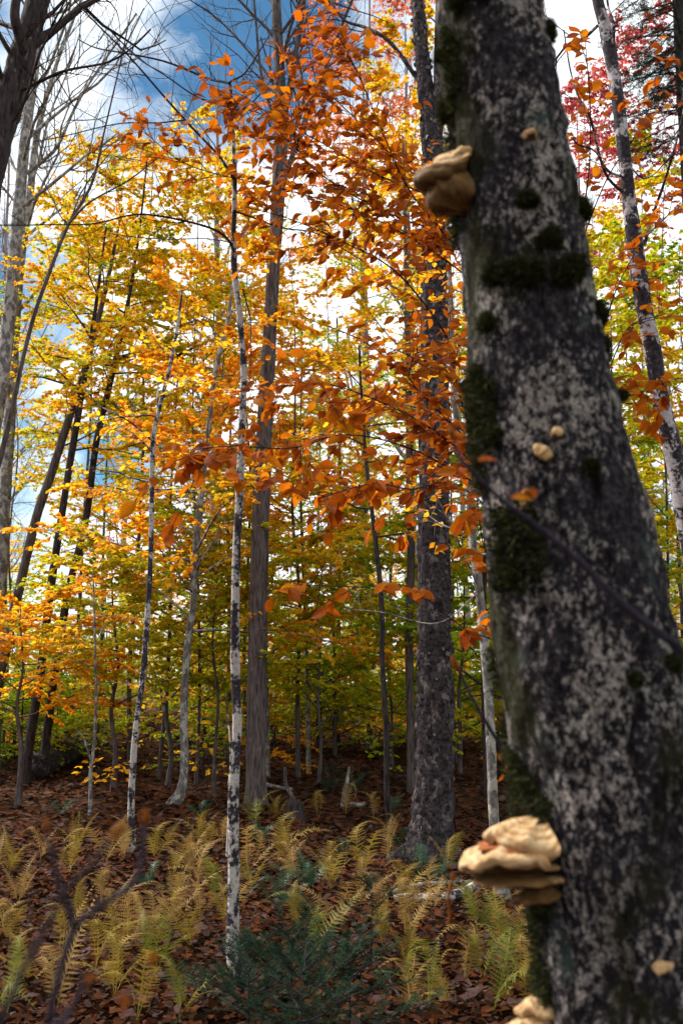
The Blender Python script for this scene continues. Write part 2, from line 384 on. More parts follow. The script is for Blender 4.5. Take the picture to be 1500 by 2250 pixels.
def leafy_crown(T, z0, z1, nb, L_, leafmat, per_twig=30, size=.066, twigs=15, flat=.95, elev=(5, 35), shape=lambda t: 1-.55*t, bark=None, single=0, tw=(.28, .55)):
    """branches in layers with flat sprays of leaves; the leaves are one 'foliage' part, too many and too small to count"""
    rng = T.rng; LP, LD = [], []
    for k in range(nb):
        t = (k+rng.uniform(0, .9))/nb; z = z0 + (z1-z0)*t; p, r, i = point_on(T, z); az = k*2.4 + rng.uniform(-.5, .5); el = R_(rng.uniform(*elev))
        Lb = L_*shape(t)*rng.uniform(.65, 1.15); d = np.array([math.cos(az)*math.cos(el), math.sin(az)*math.cos(el), math.sin(el)])
        rb = min(r*.5, .004+.006*Lb); P = bend_line(rng, p, d, Lb, 7, .12, -.015); lines = [(P, np.linspace(rb, .0022, 8), 0)]
        for q in range(twigs):
            f = .18 + .82*(q+rng.uniform(0, 1))/twigs; ii = min(int(f*7), 6); b = P[ii] + (P[ii+1]-P[ii])*(f*7-ii); dd = nrm(P[ii+1]-P[ii])
            s = (1 if q % 2 else -1)*R_(rng.uniform(30, 60)); c, si = math.cos(s), math.sin(s)
            td = nrm(np.array([dd[0]*c-dd[1]*si, dd[0]*si+dd[1]*c, dd[2]*.5 + rng.normal(0, .22)]))
            Q = bend_line(rng, b, td, rng.uniform(*tw)*(1.25-.6*f)*min(1.2, .5+.35*Lb), 4, .14, -.02); lines.append((Q[::2], np.linspace(.0022, .001, 3), 1))
            m = max(2, int(per_twig*rng.uniform(.5, 1.4))); u = rng.uniform(.1, 4, m); j = np.minimum(u.astype(int), 3)
            LP.append(Q[j] + (Q[j+1]-Q[j])*(u-j)[:, None]); LD.append(nrm(Q[j+1]-Q[j]))
        add_branch(T, lines, bark, (4, 3, 3))
    LP = np.vstack(LP); LD = np.vstack(LD); n = len(LP)
    A = leaf_dirs(rng, LD); Nn = np.stack([rng.normal(0, flat, n), rng.normal(0, flat, n), np.ones(n)], -1)
    sizes = size*rng.uniform(.6, 1.25, n); RFm = rot_frames(A, Nn)
    if single:                                       # leaves big enough in the picture to pick apart are parts of their own
        me = mesh_np('leaf', LEAF_T, LEAF_F, LM[leafmat], False)
        for i in range(min(single, n)):
            o = obj('leaf', me, T.root); place(o, RFm[i], LP[i]-T.base, float(sizes[i]))
        if n <= single: return n
        LP, RFm, sizes = LP[single:], RFm[single:], sizes[single:]
    V, F = stamp(*((LEAF_T, LEAF_F) if T.Y < 14.2 else (FAR_T, FAR_F)), RFm, LP - T.base, sizes)
    obj('foliage', mesh_np('foliage', V, F, LM[leafmat], False), T.root, kind='stuff')
    return n
def zpx(py, Y, px=750): return at(px, py, Y)[2]

#TREES_BEGIN
# ================================================================== the mossy trunk in front
MP = px_trunk([(1432, 2420, 478), (1420, 2250, 462), (1392, 2000, 438), (1345, 1700, 425), (1290, 1450, 392), (1246, 1200, 362), (1210, 1000, 330), (1168, 700, 286),
               (1118, 330, 264), (1070, 0, 226), (1028, -300, 204), (988, -700, 178)], 1.85, n=320, base_flare=.5, seed=3)
MP.root = thing('mossy_tree', MP.base, 'thick leaning tree trunk covered with lichen and dark moss, carrying cream shelf fungi', 'tree')
TREES.append((MP.base, 'the mossy trunk'))
V, F = tube(MP.P, MP.r, 150, .035, 9, 5, None, .6)
c_ = np.repeat(MP.P, 150, 0); dn = nrm(V-c_); V = V + dn*(.006*fbm(V*np.array([45, 45, 20]), 3, 9) + .006*np.minimum(fbm(V*np.array([20, 20, 6]), 2, 19), 0))[:, None]
MP.bark = 'mossy'; MP.trunk = obj('trunk', mesh_np('trunk', V-MP.base, F, BM['mossy']), MP.root)
MV = V.reshape(len(MP.P), 150, 3); MN = dn.reshape(len(MP.P), 150, 3)
MPX = np.array([proj(p) for p in MP.P])
def on_trunk(px, py):
    """point and outward direction on the side of the mossy trunk that faces the camera"""
    i = int(np.argmin(np.abs(MPX[:, 1]-py))); rp = MP.r[i]*FPX/vdepth(MP.P[i]); u = max(-1, min(1, (px-MPX[i, 0])/rp))
    n = np.array([u, -math.sqrt(1-u*u), 0.]); j = int(np.argmax(MN[i]@n)); return MV[i, j], n
gm = mat('moss'); mm_ = gm.finish(gm.ramp(gm.n('ShaderNodeNewGeometry').outputs['Random Per Island'], [(0, (.007, .009, .003)), (.6, (.020, .024, .006)), (1, (.055, .056, .010))]), .9, None, trans=.2)
def moss_blades(name, P, Nn, ln, rng, kids=MP.trunk):
    n = len(P); T = np.array([[-.14, 0, 0], [.14, 0, 0], [0, 1, 0]]); F = np.array([[0, 1, 2]])
    A = nrm(Nn + rng.normal(0, .55, (n, 3)) + np.array([0, 0, .1])); M = rot_frames(A, rng.normal(0, 1, (n, 3)))
    V, F = stamp(T, F, M, P-MP.base, ln*rng.uniform(.6, 1.4, n)); o = obj(name, mesh_np(name, V, F, mm_, False), kids, kind='stuff'); return o
rng = np.random.default_rng(11)
PV = MV.reshape(-1, 3); PN = MN.reshape(-1, 3)
score = -PN[:, 0]*1.15 + .05*PN[:, 1] + .55*fbm(PV*np.array([7, 7, 4]), 4, 21) + np.where(PV[:, 2] > 3.0, .35, 0)
sel = np.where((score > 1.03) & (PV[:, 2] < 4.6))[0]; k = rng.choice(sel, min(90000, len(sel)*6))
moss_blades('moss_coat', PV[k] + rng.normal(0, .006, (len(k), 3)), PN[k], .015, rng)
# clumps of moss that stand out from the bark, each with its cushion and its blades
for (a, b, s) in [(1262, 492, 30), (1130, 648, 36), (1205, 655, 42), (1178, 588, 28), (1300, 718, 24), (1078, 645, 28), (1352, 785, 34), (1392, 890, 26), (1332, 1500, 34),
                  (1412, 1482, 26), (1488, 1705, 46), (1005, 60, 46), (1085, 25, 40), (1165, 20, 46), (1200, 95, 26), (1255, 1070, 18), (1062, 740, 30), (1072, 960, 26), (1096, 1260, 40), (1235, 640, 30), (1130, 510, 26), (968, 235, 30), (972, 130, 30)]:
    p, n = on_trunk(a, b); R0 = .72*s*vdepth(p)/FPX
    d2 = (((PV-p)/np.array([1.25, 1.25, .95]))**2).sum(1); lob = R0*R0*np.clip(.85 + 1.5*fbm(PV*16 + a, 3, 4), 0, 4); c = np.where((d2 < lob) & (PN@n > -.2))[0]
    if not len(c): c = np.array([int(np.argmin(d2))])
    k = rng.choice(c, 2600); up = np.clip(1 - d2[k]/np.maximum(lob[k], 1e-9), 0, 1)**.6
    moss_blades('moss_mat', PV[k] + PN[k]*(up*R0*.5*rng.uniform(.2, 1, len(k)))[:, None] + rng.normal(0, .004, (len(k), 3)), PN[k], .009, rng)

# ------------------------------------------------------------------ shelf fungi (top-level: they grow on the trunk)
gf = mat('fungus_cap'); nf = gf.noise(gf.co((1, 1, 1)), 38., 5); sep = gf.n('ShaderNodeSeparateXYZ', {0: gf.n('ShaderNodeNewGeometry').outputs['Normal']})
ln = gf.n('ShaderNodeVectorMath', {0: gf.co((1, 1, .3))}, operation='LENGTH').outputs['Value']
band = gf.math('SINE', gf.math('ADD', gf.math('MULTIPLY', ln, 420.), gf.math('MULTIPLY', nf, 9.)))
nf = gf.math('ADD', gf.math('MULTIPLY', nf, .8), gf.math('MULTIPLY', gf.math('ADD', band, 1.), .09))
FUN = gf.finish(gf.ramp(nf, [(.28, (.36, .19, .08)), (.48, (.58, .38, .20)), (.66, (.70, .52, .32))]), .75, gf.math('ADD', gf.noise(gf.co(), 90., 5, .65), gf.math('MULTIPLY', band, .25)), 1., .005, .05, .12)
gf = mat('fungus_pores'); FUNP = gf.finish(gf.ramp(gf.noise(gf.co(), 60., 4), [(.3, (.06, .028, .008)), (.7, (.15, .078, .022))]), .8, gf.noise(gf.co(), 260., 2), .5, .003)
gf = mat('fungus_red'); FUNR = gf.finish((.26, .085, .035), .8, spec=.05)
def cap_mesh(R0, h, seed, squash=1., lobes=.08, m=FUN):
    """half-round shelf: domed top, rounded wavy lip, pore side below; +Y points away from the bark"""
    prof = np.array([(-.25, -.75), (.25, -.62), (.6, -.42), (.85, -.28), (.96, -.16), (1., 0), (.975, .14), (.9, .27), (.7, .5), (.45, .68), (.2, .8), (-.25, .85)])
    ph = np.linspace(-R_(105), R_(105), 46); rr = 1 + lobes*fbm(np.stack([np.cos(ph)*2.3, np.sin(ph)*2.3, ph*0+seed], -1), 3, seed) ; V = []
    for k, a in enumerate(ph):
        for (r, z) in prof:
            q = r*R0*rr[k]; wz = (.20*h*math.sin(a*3.1+seed) + .10*h*math.sin(a*9+seed*2) + .05*h*math.sin(a*21+seed))*max(r, 0)**1.5
            V.append((math.sin(a)*q*squash if r > 0 else math.sin(a)*q*.3, math.cos(a)*q - .15*R0, z*h + wz))
    V = np.array(V); V += nrm(V)*(.02*R0*fbm(V*9/R0, 3, seed))[:, None]
    kk = len(prof); i = np.arange(45)[:, None]*kk; j = np.arange(kk-1)[None]
    F = np.stack([i+j, i+j+1, i+kk+j+1, i+kk+j], -1).reshape(-1, 4); me = mesh_np('cap', V, F, m); me.materials.append(FUNP)
    mi = np.zeros(len(F), np.int32); mi[np.tile(np.arange(kk-1) < 3, 45)] = 1; me.polygons.foreach_set('material_index', mi); return me
def fungus(px, py, R0, h, label, caps, face=None, group=None):
    p, n = on_trunk(px, py); n = np.array(face, float) if face else n; n = nrm(n)
    t = thing('shelf_fungus', p, label, 'fungus', group); t.rotation_euler = (0, 0, math.atan2(-n[0], n[1]))
    for k, (dx, dy, dz, s, hh, tilt, roll, red) in enumerate(caps):
        c = obj('cap', cap_mesh(R0*s, h*hh, k+int(px), .72, .10, (FUN, FUNR, FUNP)[red]), t, (dx*R0, dy*R0, dz*R0)); c.rotation_euler = (R_(tilt), R_(roll), 0)
    return t
px2m = 1.9/FPX
fungus(1172, 1836, 130*px2m, 44*px2m, 'large cream shelf fungus with stacked wavy caps low on the mossy trunk', [
    (.0, .18, .20, .92, 1.15, 3, -3, 0), (.0, .22, .08, .90, .30, 0, 0, 1), (.0, .40, -.10, 1.05, 1.05, -3, 3, 0), (-.05, .30, -.32, .95, .30, -5, -4, 2), (.3, .10, -.28, .80, .42, -4, 6, 0), (.25, .08, -.44, .80, .38, -6, 4, 0), (-.1, .05, -.58, .6, .5, -16, 0, 2)], face=(-1, .10, 0))
fungus(1006, 405, 92*px2m, 66*px2m, 'tall cream shelf fungus seen from below high on the mossy trunk beside the copper leaves', [
    (.1, .12, .42, .70, .55, 0, 0, 0), (0, .35, -.04, 1.0, .80, -8, 0, 2), (0, .33, .10, 1.0, .42, -6, 0, 0), (-.05, .18, -.45, .85, 1.1, -12, 0, 2)], face=(-1, .08, 0))
fungus(1140, 368, 23*px2m, 17*px2m, 'small round ochre fungus button on lichen bark high up the mossy trunk', [(0, 0, 0, 1, 1, -5, 0, 0), (.4, -.1, -.2, .7, 1, -8, 0, 0)])
fungus(1160, 1022, 25*px2m, 22*px2m, 'small pale frilled fungus above the thin twig crossing the mossy trunk', [(0, 0, 0, 1, .9, -8, 0, 0), (-.3, .1, -.35, .8, .8, -10, 6, 0), (.35, 0, .3, .7, .8, 0, -6, 0)])
fungus(1187, 992, 18*px2m, 18*px2m, 'tiny round orange fungus at the upper edge of a pale frilled one', [(0, 0, 0, 1, 1, -4, 0, 0)])
fungus(1132, 1105, 24*px2m, 24*px2m, 'small tan fungus button tucked behind the dried leaves of the thin twig', [(0, 0, 0, 1, 1, -4, 0, 0), (.3, 0, -.7, .7, .8, -4, 0, 0)])
fungus(1386, 2062, 27*px2m, 16*px2m, 'small pale star-shaped fungus on dark bark near the foot of the mossy trunk', [(0, 0, 0, 1, 1, -8, 0, 0), (-.6, -.1, .1, .6, .8, -4, 8, 0)])
fungus(1190, 2245, 95*px2m, 42*px2m, 'cream shelf fungus lowest of all on the mossy trunk, below the stacked one', [(0, 0, 0, 1.0, 1, -6, 0, 0), (.1, -.1, .4, .75, .8, -4, 0, 0)], face=(-1, -.1, 0))

# ================================================================== slender white birch in the middle
B = px_trunk([(540, 2190, 38), (512, 2080, 30), (515, 1900, 25), (513, 1750, 25), (520, 1600, 20), (517, 1450, 20), (518, 1330, 18), (519, 1230, 18), (526, 1100, 18), (533, 900, 15),
              (535, 800, 14), (525, 680, 13), (513, 560, 13), (516, 400, 10), (511, 260, 8), (506, 185, 7)], n=150, seed=5, base_flare=.25)
start_tree(B, 'birch_tree', 'slender black and white birch with a snapped top, rising beside the small fir', 'birch', 'tree', None, 16, .13, 22, None, 'the slender birch')
px_branch(B, [(516, 560), (500, 525), (460, 495), (380, 477), (300, 475), (210, 497), (100, 493), (-40, 488)], 7, 2.5, B.Y, B.Y-.4, 9, (.15, .5), bark='twig')
px_branch(B, [(515, 400), (480, 340), (415, 268), (350, 200), (285, 130), (220, 60), (150, -20)], 6, 3, B.Y, B.Y-.3, 10, (.15, .5), bark='twig')
px_branch(B, [(420, 272), (370, 262), (300, 270), (200, 290), (70, 305)], 3.5, 2, B.Y-.1, B.Y-.1, 6, (.1, .35), bark='twig')
px_branch(B, [(506, 190), (470, 175), (430, 155), (370, 138), (290, 126), (220, 108), (170, 80)], 6, 2.5, B.Y, B.Y+.5, 9, (.15, .5), bark='twig')
px_branch(B, [(508, 245), (450, 215), (390, 185), (330, 150), (270, 95)], 4, 2, B.Y, B.Y+.2, 7, (.1, .4), bark='twig')
px_branch(B, [(508, 255), (545, 225), (580, 205), (600, 160)], 4, 2, B.Y, B.Y-.3, 6, (.1, .4), bark='twig')
px_branch(B, [(506, 188), (540, 150), (580, 105), (600, 50)], 5, 2, B.Y, B.Y+.3, 7, (.1, .4), bark='twig')
px_branch(B, [(535, 640), (548, 690), (552, 740), (548, 850)], 4, 2, B.Y, B.Y-.2, 2, (.1, .2), bark='twig')
px_branch(B, [(517, 470), (620, 495), (700, 520), (800, 570)], 4, 2, B.Y, B.Y+.3, 6, (.1, .4), bark='twig')
px_branch(B, [(512, 540), (460, 520), (350, 530), (220, 505)], 3, 2, B.Y, B.Y+.6, 6, (.1, .4), bark='twig')
px_branch(B, [(500, 1880), (502, 1760), (508, 1650), (497, 1550)], 5, 3.4, B.Y, B.Y+.02, 1, (.05, .1))

# ================================================================== dark peeling birch right of the middle
def roots(P, a):
    h = np.maximum(P[:, 2]-YB.base[2], 0); f = np.exp(-h/.16)[:, None]; return 1 + f*(.35*np.maximum(np.cos(5*a+.6), 0)[None]**2 + .12*np.sin(3*a)[None])
YB = px_trunk([(948, 1890, 92), (952, 1780, 84), (955, 1600, 78), (954, 1400, 73), (952, 1200, 68), (953, 1000, 63), (955, 800, 59), (953, 600, 56), (955, 450, 50), (948, 300, 44), (930, 150, 32), (916, 0, 27), (900, -200, 22)], n=260, seed=8, base_flare=.55)
start_tree(YB, 'dark_birch_tree', 'stout dark birch with shaggy peeling bark and flared roots, fallen white branch at its foot', 'ybirch', 'tree', None, 64, .16, 26, roots, 'the stout peeling birch')
px_branch(YB, [(952, 340), (962, 250), (965, 120), (968, 0), (975, -200)], 34, 20, None, YB.Y-.1, 4, (.4, .9), n=30)
px_branch(YB, [(955, 620), (985, 560), (1000, 520)], 10, 3, None, YB.Y-.3, 3, (.2, .4))
px_branch(YB, [(925, 180), (860, 100), (800, 60), (745, 30), (700, -60)], 10, 4, None, YB.Y+.5, 7, (.3, .8))
rng = np.random.default_rng(4); m = 700
ii = rng.integers(4, len(YB.P)-20, m); aa = rng.uniform(0, 6.28, m); T_, U_, W_ = frames(YB.P); Dn = U_[ii]*np.cos(aa)[:, None] + W_[ii]*np.sin(aa)[:, None]
strip = np.array([[-.5, 0, 0], [.5, 0, 0], [.5, .5, .05], [-.5, .5, .05], [.5, 1, .35], [-.5, 1, .35]]); sf = np.array([[0, 1, 2, 3], [3, 2, 4, 5]])
tang = np.cross(T_[ii], Dn)*np.where(rng.random(m) < .5, 1, -1)[:, None] + T_[ii]*rng.normal(0, .5, m)[:, None]
V, F = stamp(strip, sf, rot_frames(tang, Dn), YB.P[ii] + Dn*(YB.r[ii]*1.03)[:, None] - YB.base, rng.uniform(.012, .04, m))
gpe = mat('peeling_strip'); obj('peeling_bark', mesh_np('peeling_bark', V, F, gpe.finish(gpe.ramp(gpe.n('ShaderNodeNewGeometry').outputs['Random Per Island'], [(0, (.015, .012, .014)), (.6, (.07, .056, .056)), (1, (.15, .12, .115))]), .7)), YB.trunk, kind='stuff')

# ================================================================== grey tree left of it, bare crown against the sky
G = px_trunk([(562, 1778, 44), (563, 1600, 43), (566, 1400, 41), (572, 1150, 38), (580, 950, 34), (592, 750, 30), (600, 600, 29), (610, 450, 30), (617, 300, 30), (614, 150, 24), (606, 0, 20), (598, -250, 14), (600, -500, 8)], n=130, seed=9)
start_tree(G, 'grey_tree', 'straight grey ridged tree with a forked bare crown, standing just behind the slender birch', 'grey', 'tree', None, 24, .07, 14, None, 'the grey forked tree')
px_branch(G, [(618, 290), (635, 200), (650, 110), (668, 0), (690, -200)], 16, 8, None, G.Y-.2, 9, (.5, 1.2), 2)
px_branch(G, [(612, 430), (648, 330), (690, 210), (745, 70), (800, -60)], 14, 6, None, G.Y+.5, 9, (.5, 1.2), 2)
px_branch(G, [(616, 300), (595, 240), (572, 150), (560, 20), (550, -100)], 9, 4, None, G.Y-.6, 8, (.5, 1.1), 2)
px_branch(G, [(612, 200), (560, 130), (500, 60), (430, 10)], 7, 3, None, G.Y+.6, 9, (.4, 1.1), 2)
px_branch(G, [(614, 160), (640, 80), (700, 30), (770, 40)], 7, 3, None, G.Y+.3, 9, (.4, 1.1), 2)
bare_crown(G, zpx(330, G.Y), zpx(-350, G.Y), 14, 2.2, .35, 2)

# ================================================================== leaning and upright trees on the left
def simple(name, label, px, bark, depth=None, seed=1, short=None, sides=14, amp=.07, n=90, flare=.35, group=None):
    T = px_trunk(px, depth, n, .03, flare, seed); return start_tree(T, name, label, bark, 'tree', group, sides, amp, 12, None, short)
T = simple('mossy_leaning_tree', 'thick dark tree with rough mossy bark leaning in from the left, forked into bare limbs', [(-150, 900, 74), (-60, 560, 70), (-10, 340, 66), (28, 200, 60), (60, 80, 52), (88, -40, 44), (110, -200, 34), (120, -420, 20)], 'dark', 7.6, 12, None, 26, .2, 160)
px_branch(T, [(20, 240), (50, 120), (35, 30), (50, -100)], 30, 16, None, 7.2, 5, (.5, 1.), 2)
px_branch(T, [(60, 90), (130, 50), (200, 10), (280, -60)], 12, 6, None, 7.8, 8, (.4, 1.0), 2)
px_branch(T, [(20, 230), (-20, 110), (-60, 20)], 16, 8, None, 7.2, 5, (.4, 1.), 2)
px_branch(T, [(10, 300), (60, 200), (100, 100), (150, 0)], 8, 4, None, 7.0, 8, (.4, 1.0), 2)
px_branch(T, [(25, 210), (120, 160), (240, 140), (330, 60)], 8, 3, None, 6.8, 10, (.4, 1.0), 2)
bare_crown(T, zpx(150, 7.6), zpx(-350, 7.6), 8, 1.9, .35, 2)
T = simple('bare_tree', 'tall pale grey bare tree behind the dark mossy leaning one', [(-70, 1600, 40), (-20, 1000, 34), (10, 780, 30), (38, 520, 26), (58, 280, 23), (76, 140, 20), (100, -60, 15), (120, -300, 8)], 'lichen', 11.5, 13)
px_branch(T, [(58, 380), (95, 350), (130, 320), (170, 230), (215, 150), (300, 30)], 9, 4, None, 11.2, 10, (.5, 1.2), 2)
bare_crown(T, zpx(500, 11.5), zpx(-250, 11.5), 14, 2.6, .35, 2)
T = simple('bare_tree', 'thin pale bare tree with lopsided twigs between the leaning trunks', [(-10, 1560, 30), (22, 900, 25), (45, 600, 20), (66, 420, 17), (80, 300, 13), (120, 160, 9), (180, 0, 5)], 'lichen', 13.5, 14)
bare_crown(T, zpx(700, 13.5), zpx(50, 13.5), 12, 2.3, .4, 2)
T = simple('bare_sapling', 'thin grey bare sapling leaning right with long curved twigs', [(-110, 1500, 18), (-30, 1130, 14), (20, 940, 11), (70, 720, 9), (112, 590, 8), (150, 490, 7), (200, 400, 6), (230, 280, 4), (270, 120, 3), (300, -20, 2)], 'grey', 8.2, 15)
px_branch(T, [(150, 490), (210, 440), (300, 380), (380, 330)], 5, 2, None, 8., 6, (.2, .6))
bare_crown(T, zpx(600, 8.2), zpx(0, 8.2), 8, 1.6, .5, 2)

def crown_px(T, y0, y1, nb, L_, m, **k): return leafy_crown(T, zpx(y1, T.Y), zpx(y0, T.Y), nb, L_, m, **k)
T = simple('leaning_tree', 'grey trunk leaning right through yellow green leaves at the edge of the wood', [(-45, 1640, 25.9), (0, 1480, 23.8), (30, 1340, 21.6), (80, 1140, 19.4), (112, 1050, 18.7), (150, 930, 17.3), (178, 840, 15.1), (205, 740, 13.0), (240, 600, 8.6), (270, 460, 4.3)], 'grey', 13., 16)
crown_px(T, 470, 1000, 16, 2.0, 'yellowgreen', size=.056, per_twig=34)
T = simple('dark_leaning_tree', 'dark crooked trunk rising from behind the fallen birch log', [(55, 1722, 21.6), (70, 1600, 19.4), (88, 1480, 18.7), (108, 1320, 18.0), (138, 1130, 15.8), (165, 950, 14.4), (190, 800, 11.5), (215, 650, 7.2), (235, 500, 3.6)], 'dark', None, 17)
crown_px(T, 520, 1000, 15, 2.2, 'gold', size=.056, per_twig=34)
T = simple('leaning_tree', 'dark lichen-spotted leaning trunk that forks to the right below the gold leaves', [(105, 1610, 18.7), (130, 1420, 17.3), (152, 1290, 16.6), (190, 1130, 15.1), (212, 980, 14.4), (237, 870, 13.0), (257, 780, 11.5), (285, 640, 7.9), (310, 480, 5.0), (325, 350, 2.9)], 'dark', 13., 18)
px_branch(T, [(257, 790), (290, 778), (330, 775), (375, 785), (430, 760)], 12, 4, None, T.Y-.5, 5, (.3, .8))
crown_px(T, 380, 950, 17, 2.1, 'gold', size=.056, per_twig=34)
T = simple('birch_sapling', 'slim pale sapling with a curved stem standing among the golden ferns', [(288, 1872, 17), (290, 1740, 15), (301, 1600, 14), (316, 1480, 13), (325, 1350, 12), (331, 1200, 11), (333, 1050, 11), (337, 960, 11), (352, 890, 9), (376, 800, 8), (391, 720, 6), (402, 640, 4)], 'birch', None, 19, 'the slim curved sapling')
px_branch(T, [(337, 970), (290, 930), (225, 895), (190, 860)], 5, 2, None, T.Y-.3, 6, (.2, .4))
px_branch(T, [(346, 925), (347, 880), (346, 840)], 5, 2, None, T.Y, 2, (.1, .2))
crown_px(T, 660, 1120, 10, 1.0, 'yellow', size=.06, per_twig=6, twigs=7, single=300)
T = simple('young_tree', 'thin pale stem forking low, in bare leaf litter left of the slim sapling', [(197, 1792, 8), (199, 1700, 8), (206, 1640, 7), (212, 1560, 6), (212, 1450, 5), (205, 1250, 3)], 'lichen', None, 20, 'the thin forked stem', 8)
px_branch(T, [(198, 1670), (188, 1630), (165, 1600)], 5, 2, None, T.Y, 2, (.1, .2)); crown_px(T, 1270, 1520, 8, 1.0, 'orange', size=.065, per_twig=7, twigs=7)
T = simple('crooked_tree', 'grey tree with a hooked foot and crooked stem half hidden by orange leaves', [(383, 1766, 24), (400, 1735, 20), (406, 1680, 18), (404, 1560, 17), (411, 1420, 16), (424, 1330, 15), (428, 1250, 15), (436, 1150, 15), (455, 980, 13), (470, 830, 11), (500, 700, 8), (520, 560, 4)], 'lichen', None, 21, 'the hooked grey tree')
px_branch(T, [(427, 1290), (405, 1230), (370, 1190), (340, 1170)], 6, 2, None, T.Y-.3, 4, (.2, .5)); px_branch(T, [(428, 1260), (455, 1210), (490, 1150)], 6, 2, None, T.Y-.3, 4, (.2, .5))
crown_px(T, 600, 1400, 24, 2.0, 'orange', size=.064)
T = simple('young_tree', 'thin pale stem growing close behind the grey forked tree', [(588, 1710, 9), (588, 1560, 8), (585, 1400, 7), (590, 1150, 5), (600, 900, 3)], 'lichen', None, 22, None, 8); crown_px(T, 950, 1450, 12, 1.5, 'orange', size=.064)
T = simple('young_tree', 'slender light stem in the open litter between the grey tree and the stout birch', [(678, 1700, 10), (676, 1560, 9), (672, 1400, 8), (664, 1200, 7), (660, 1000, 5), (664, 700, 3)], 'lichen', None, 23, 'the slender light stem', 8); crown_px(T, 760, 1500, 18, 1.9, 'gold', size=.064)
T = simple('dark_sapling', 'wavy dark sapling stem just left of the stout peeling birch', [(864, 1852, 15), (850, 1750, 13), (848, 1600, 13), (839, 1450, 12), (838, 1330, 12), (826, 1200, 11), (806, 1030, 9), (796, 900, 7), (788, 760, 4)], 'dark', None, 24, 'the wavy dark sapling', 10); crown_px(T, 780, 1200, 9, 1.1, 'orange', size=.06, per_twig=7)
T = simple('grey_tree', 'grey trunk partly hidden behind the stout peeling birch', [(905, 1740, 20), (902, 1600, 19), (898, 1400, 18), (903, 1200, 17), (900, 1030, 16), (896, 800, 13), (890, 500, 8), (885, 300, 4)], 'grey', None, 25); crown_px(T, 330, 1250, 28, 2.3, 'gold', size=.064)
T = simple('dark_sapling', 'straight dark sapling deep among the green leaves', [(740, 1640, 13), (740, 1500, 12), (744, 1300, 11), (746, 1150, 10), (745, 900, 7), (740, 700, 4)], 'dark', None, 26, None, 8); crown_px(T, 720, 1560, 26, 2.2, 'green', size=.064)
T = simple('lichen_tree', 'pale lichen-spotted tree with a bowed stem, its foot below the stacked fungus', [(1102, 1975, 30), (1092, 1880, 25), (1082, 1780, 23), (1074, 1550, 21), (1056, 1320, 19), (1040, 1200, 18), (1028, 1050, 16), (1003, 930, 14), (992, 800, 13), (988, 640, 11), (982, 500, 8), (975, 380, 5)], 'lichen', None, 27, 'the bowed lichen tree', 14)
px_branch(T, [(1030, 1060), (1000, 1000), (975, 960), (960, 900)], 5, 2, None, T.Y-.4, 4, (.2, .4)); px_branch(T, [(1052, 1290), (1000, 1180), (965, 1100), (940, 1060)], 5, 2, None, T.Y-.6, 4, (.2, .4))
px_branch(T, [(1053, 1300), (960, 1370), (840, 1345), (760, 1340)], 4, 2, None, T.Y-.5, 5, (.15, .4))
crown_px(T, 420, 1250, 12, 1.2, 'orange', size=.065, per_twig=7)
T = simple('grey_sapling', 'dark narrow stem close behind the bowed lichen tree', [(1068, 1750, 13), (1064, 1600, 12), (1062, 1400, 11), (1064, 1250, 10), (1070, 1000, 7), (1075, 700, 4)], 'dark', None, 28, None, 8); crown_px(T, 750, 1560, 22, 2.0, 'green', size=.064)

# ================================================================== right birch
RB = px_trunk([(1620, 1700, 48), (1560, 1400, 44), (1525, 1240, 42), (1503, 1130, 41), (1478, 1000, 40), (1452, 880, 38), (1427, 740, 37), (1402, 600, 36), (1386, 480, 32), (1366, 300, 30), (1337, 100, 28), (1312, 0, 25), (1275, -160, 20), (1240, -350, 12)], 5.0, n=140, seed=31)
start_tree(RB, 'patchy_birch_tree', 'leaning birch with broad black and pale patches beyond the mossy trunk', 'birchdark', 'tree', None, 20, .10, 16, None, 'the leaning patchy birch')
px_branch(RB, [(1372, 430), (1330, 370), (1295, 270), (1265, 200), (1240, 60)], 7, 3, None, 4.7, 6, (.2, .5)); px_branch(RB, [(1364, 390), (1310, 345), (1260, 300)], 6, 3, None, 4.7, 4, (.2, .4))
px_branch(RB, [(1414, 540), (1436, 470), (1460, 390), (1500, 250), (1530, 140)], 8, 4, None, 4.6, 7, (.2, .5)); px_branch(RB, [(1345, 160), (1345, 80), (1335, -20)], 9, 5, None, 4.9, 4, (.2, .5))
px_branch(RB, [(1385, 372), (1430, 385), (1480, 340), (1540, 300)], 4, 2, None, 4.6, 5, (.2, .4)); px_branch(RB, [(1310, 60), (1250, 100), (1200, 150)], 8, 4, None, 5.4, 4, (.2, .5))

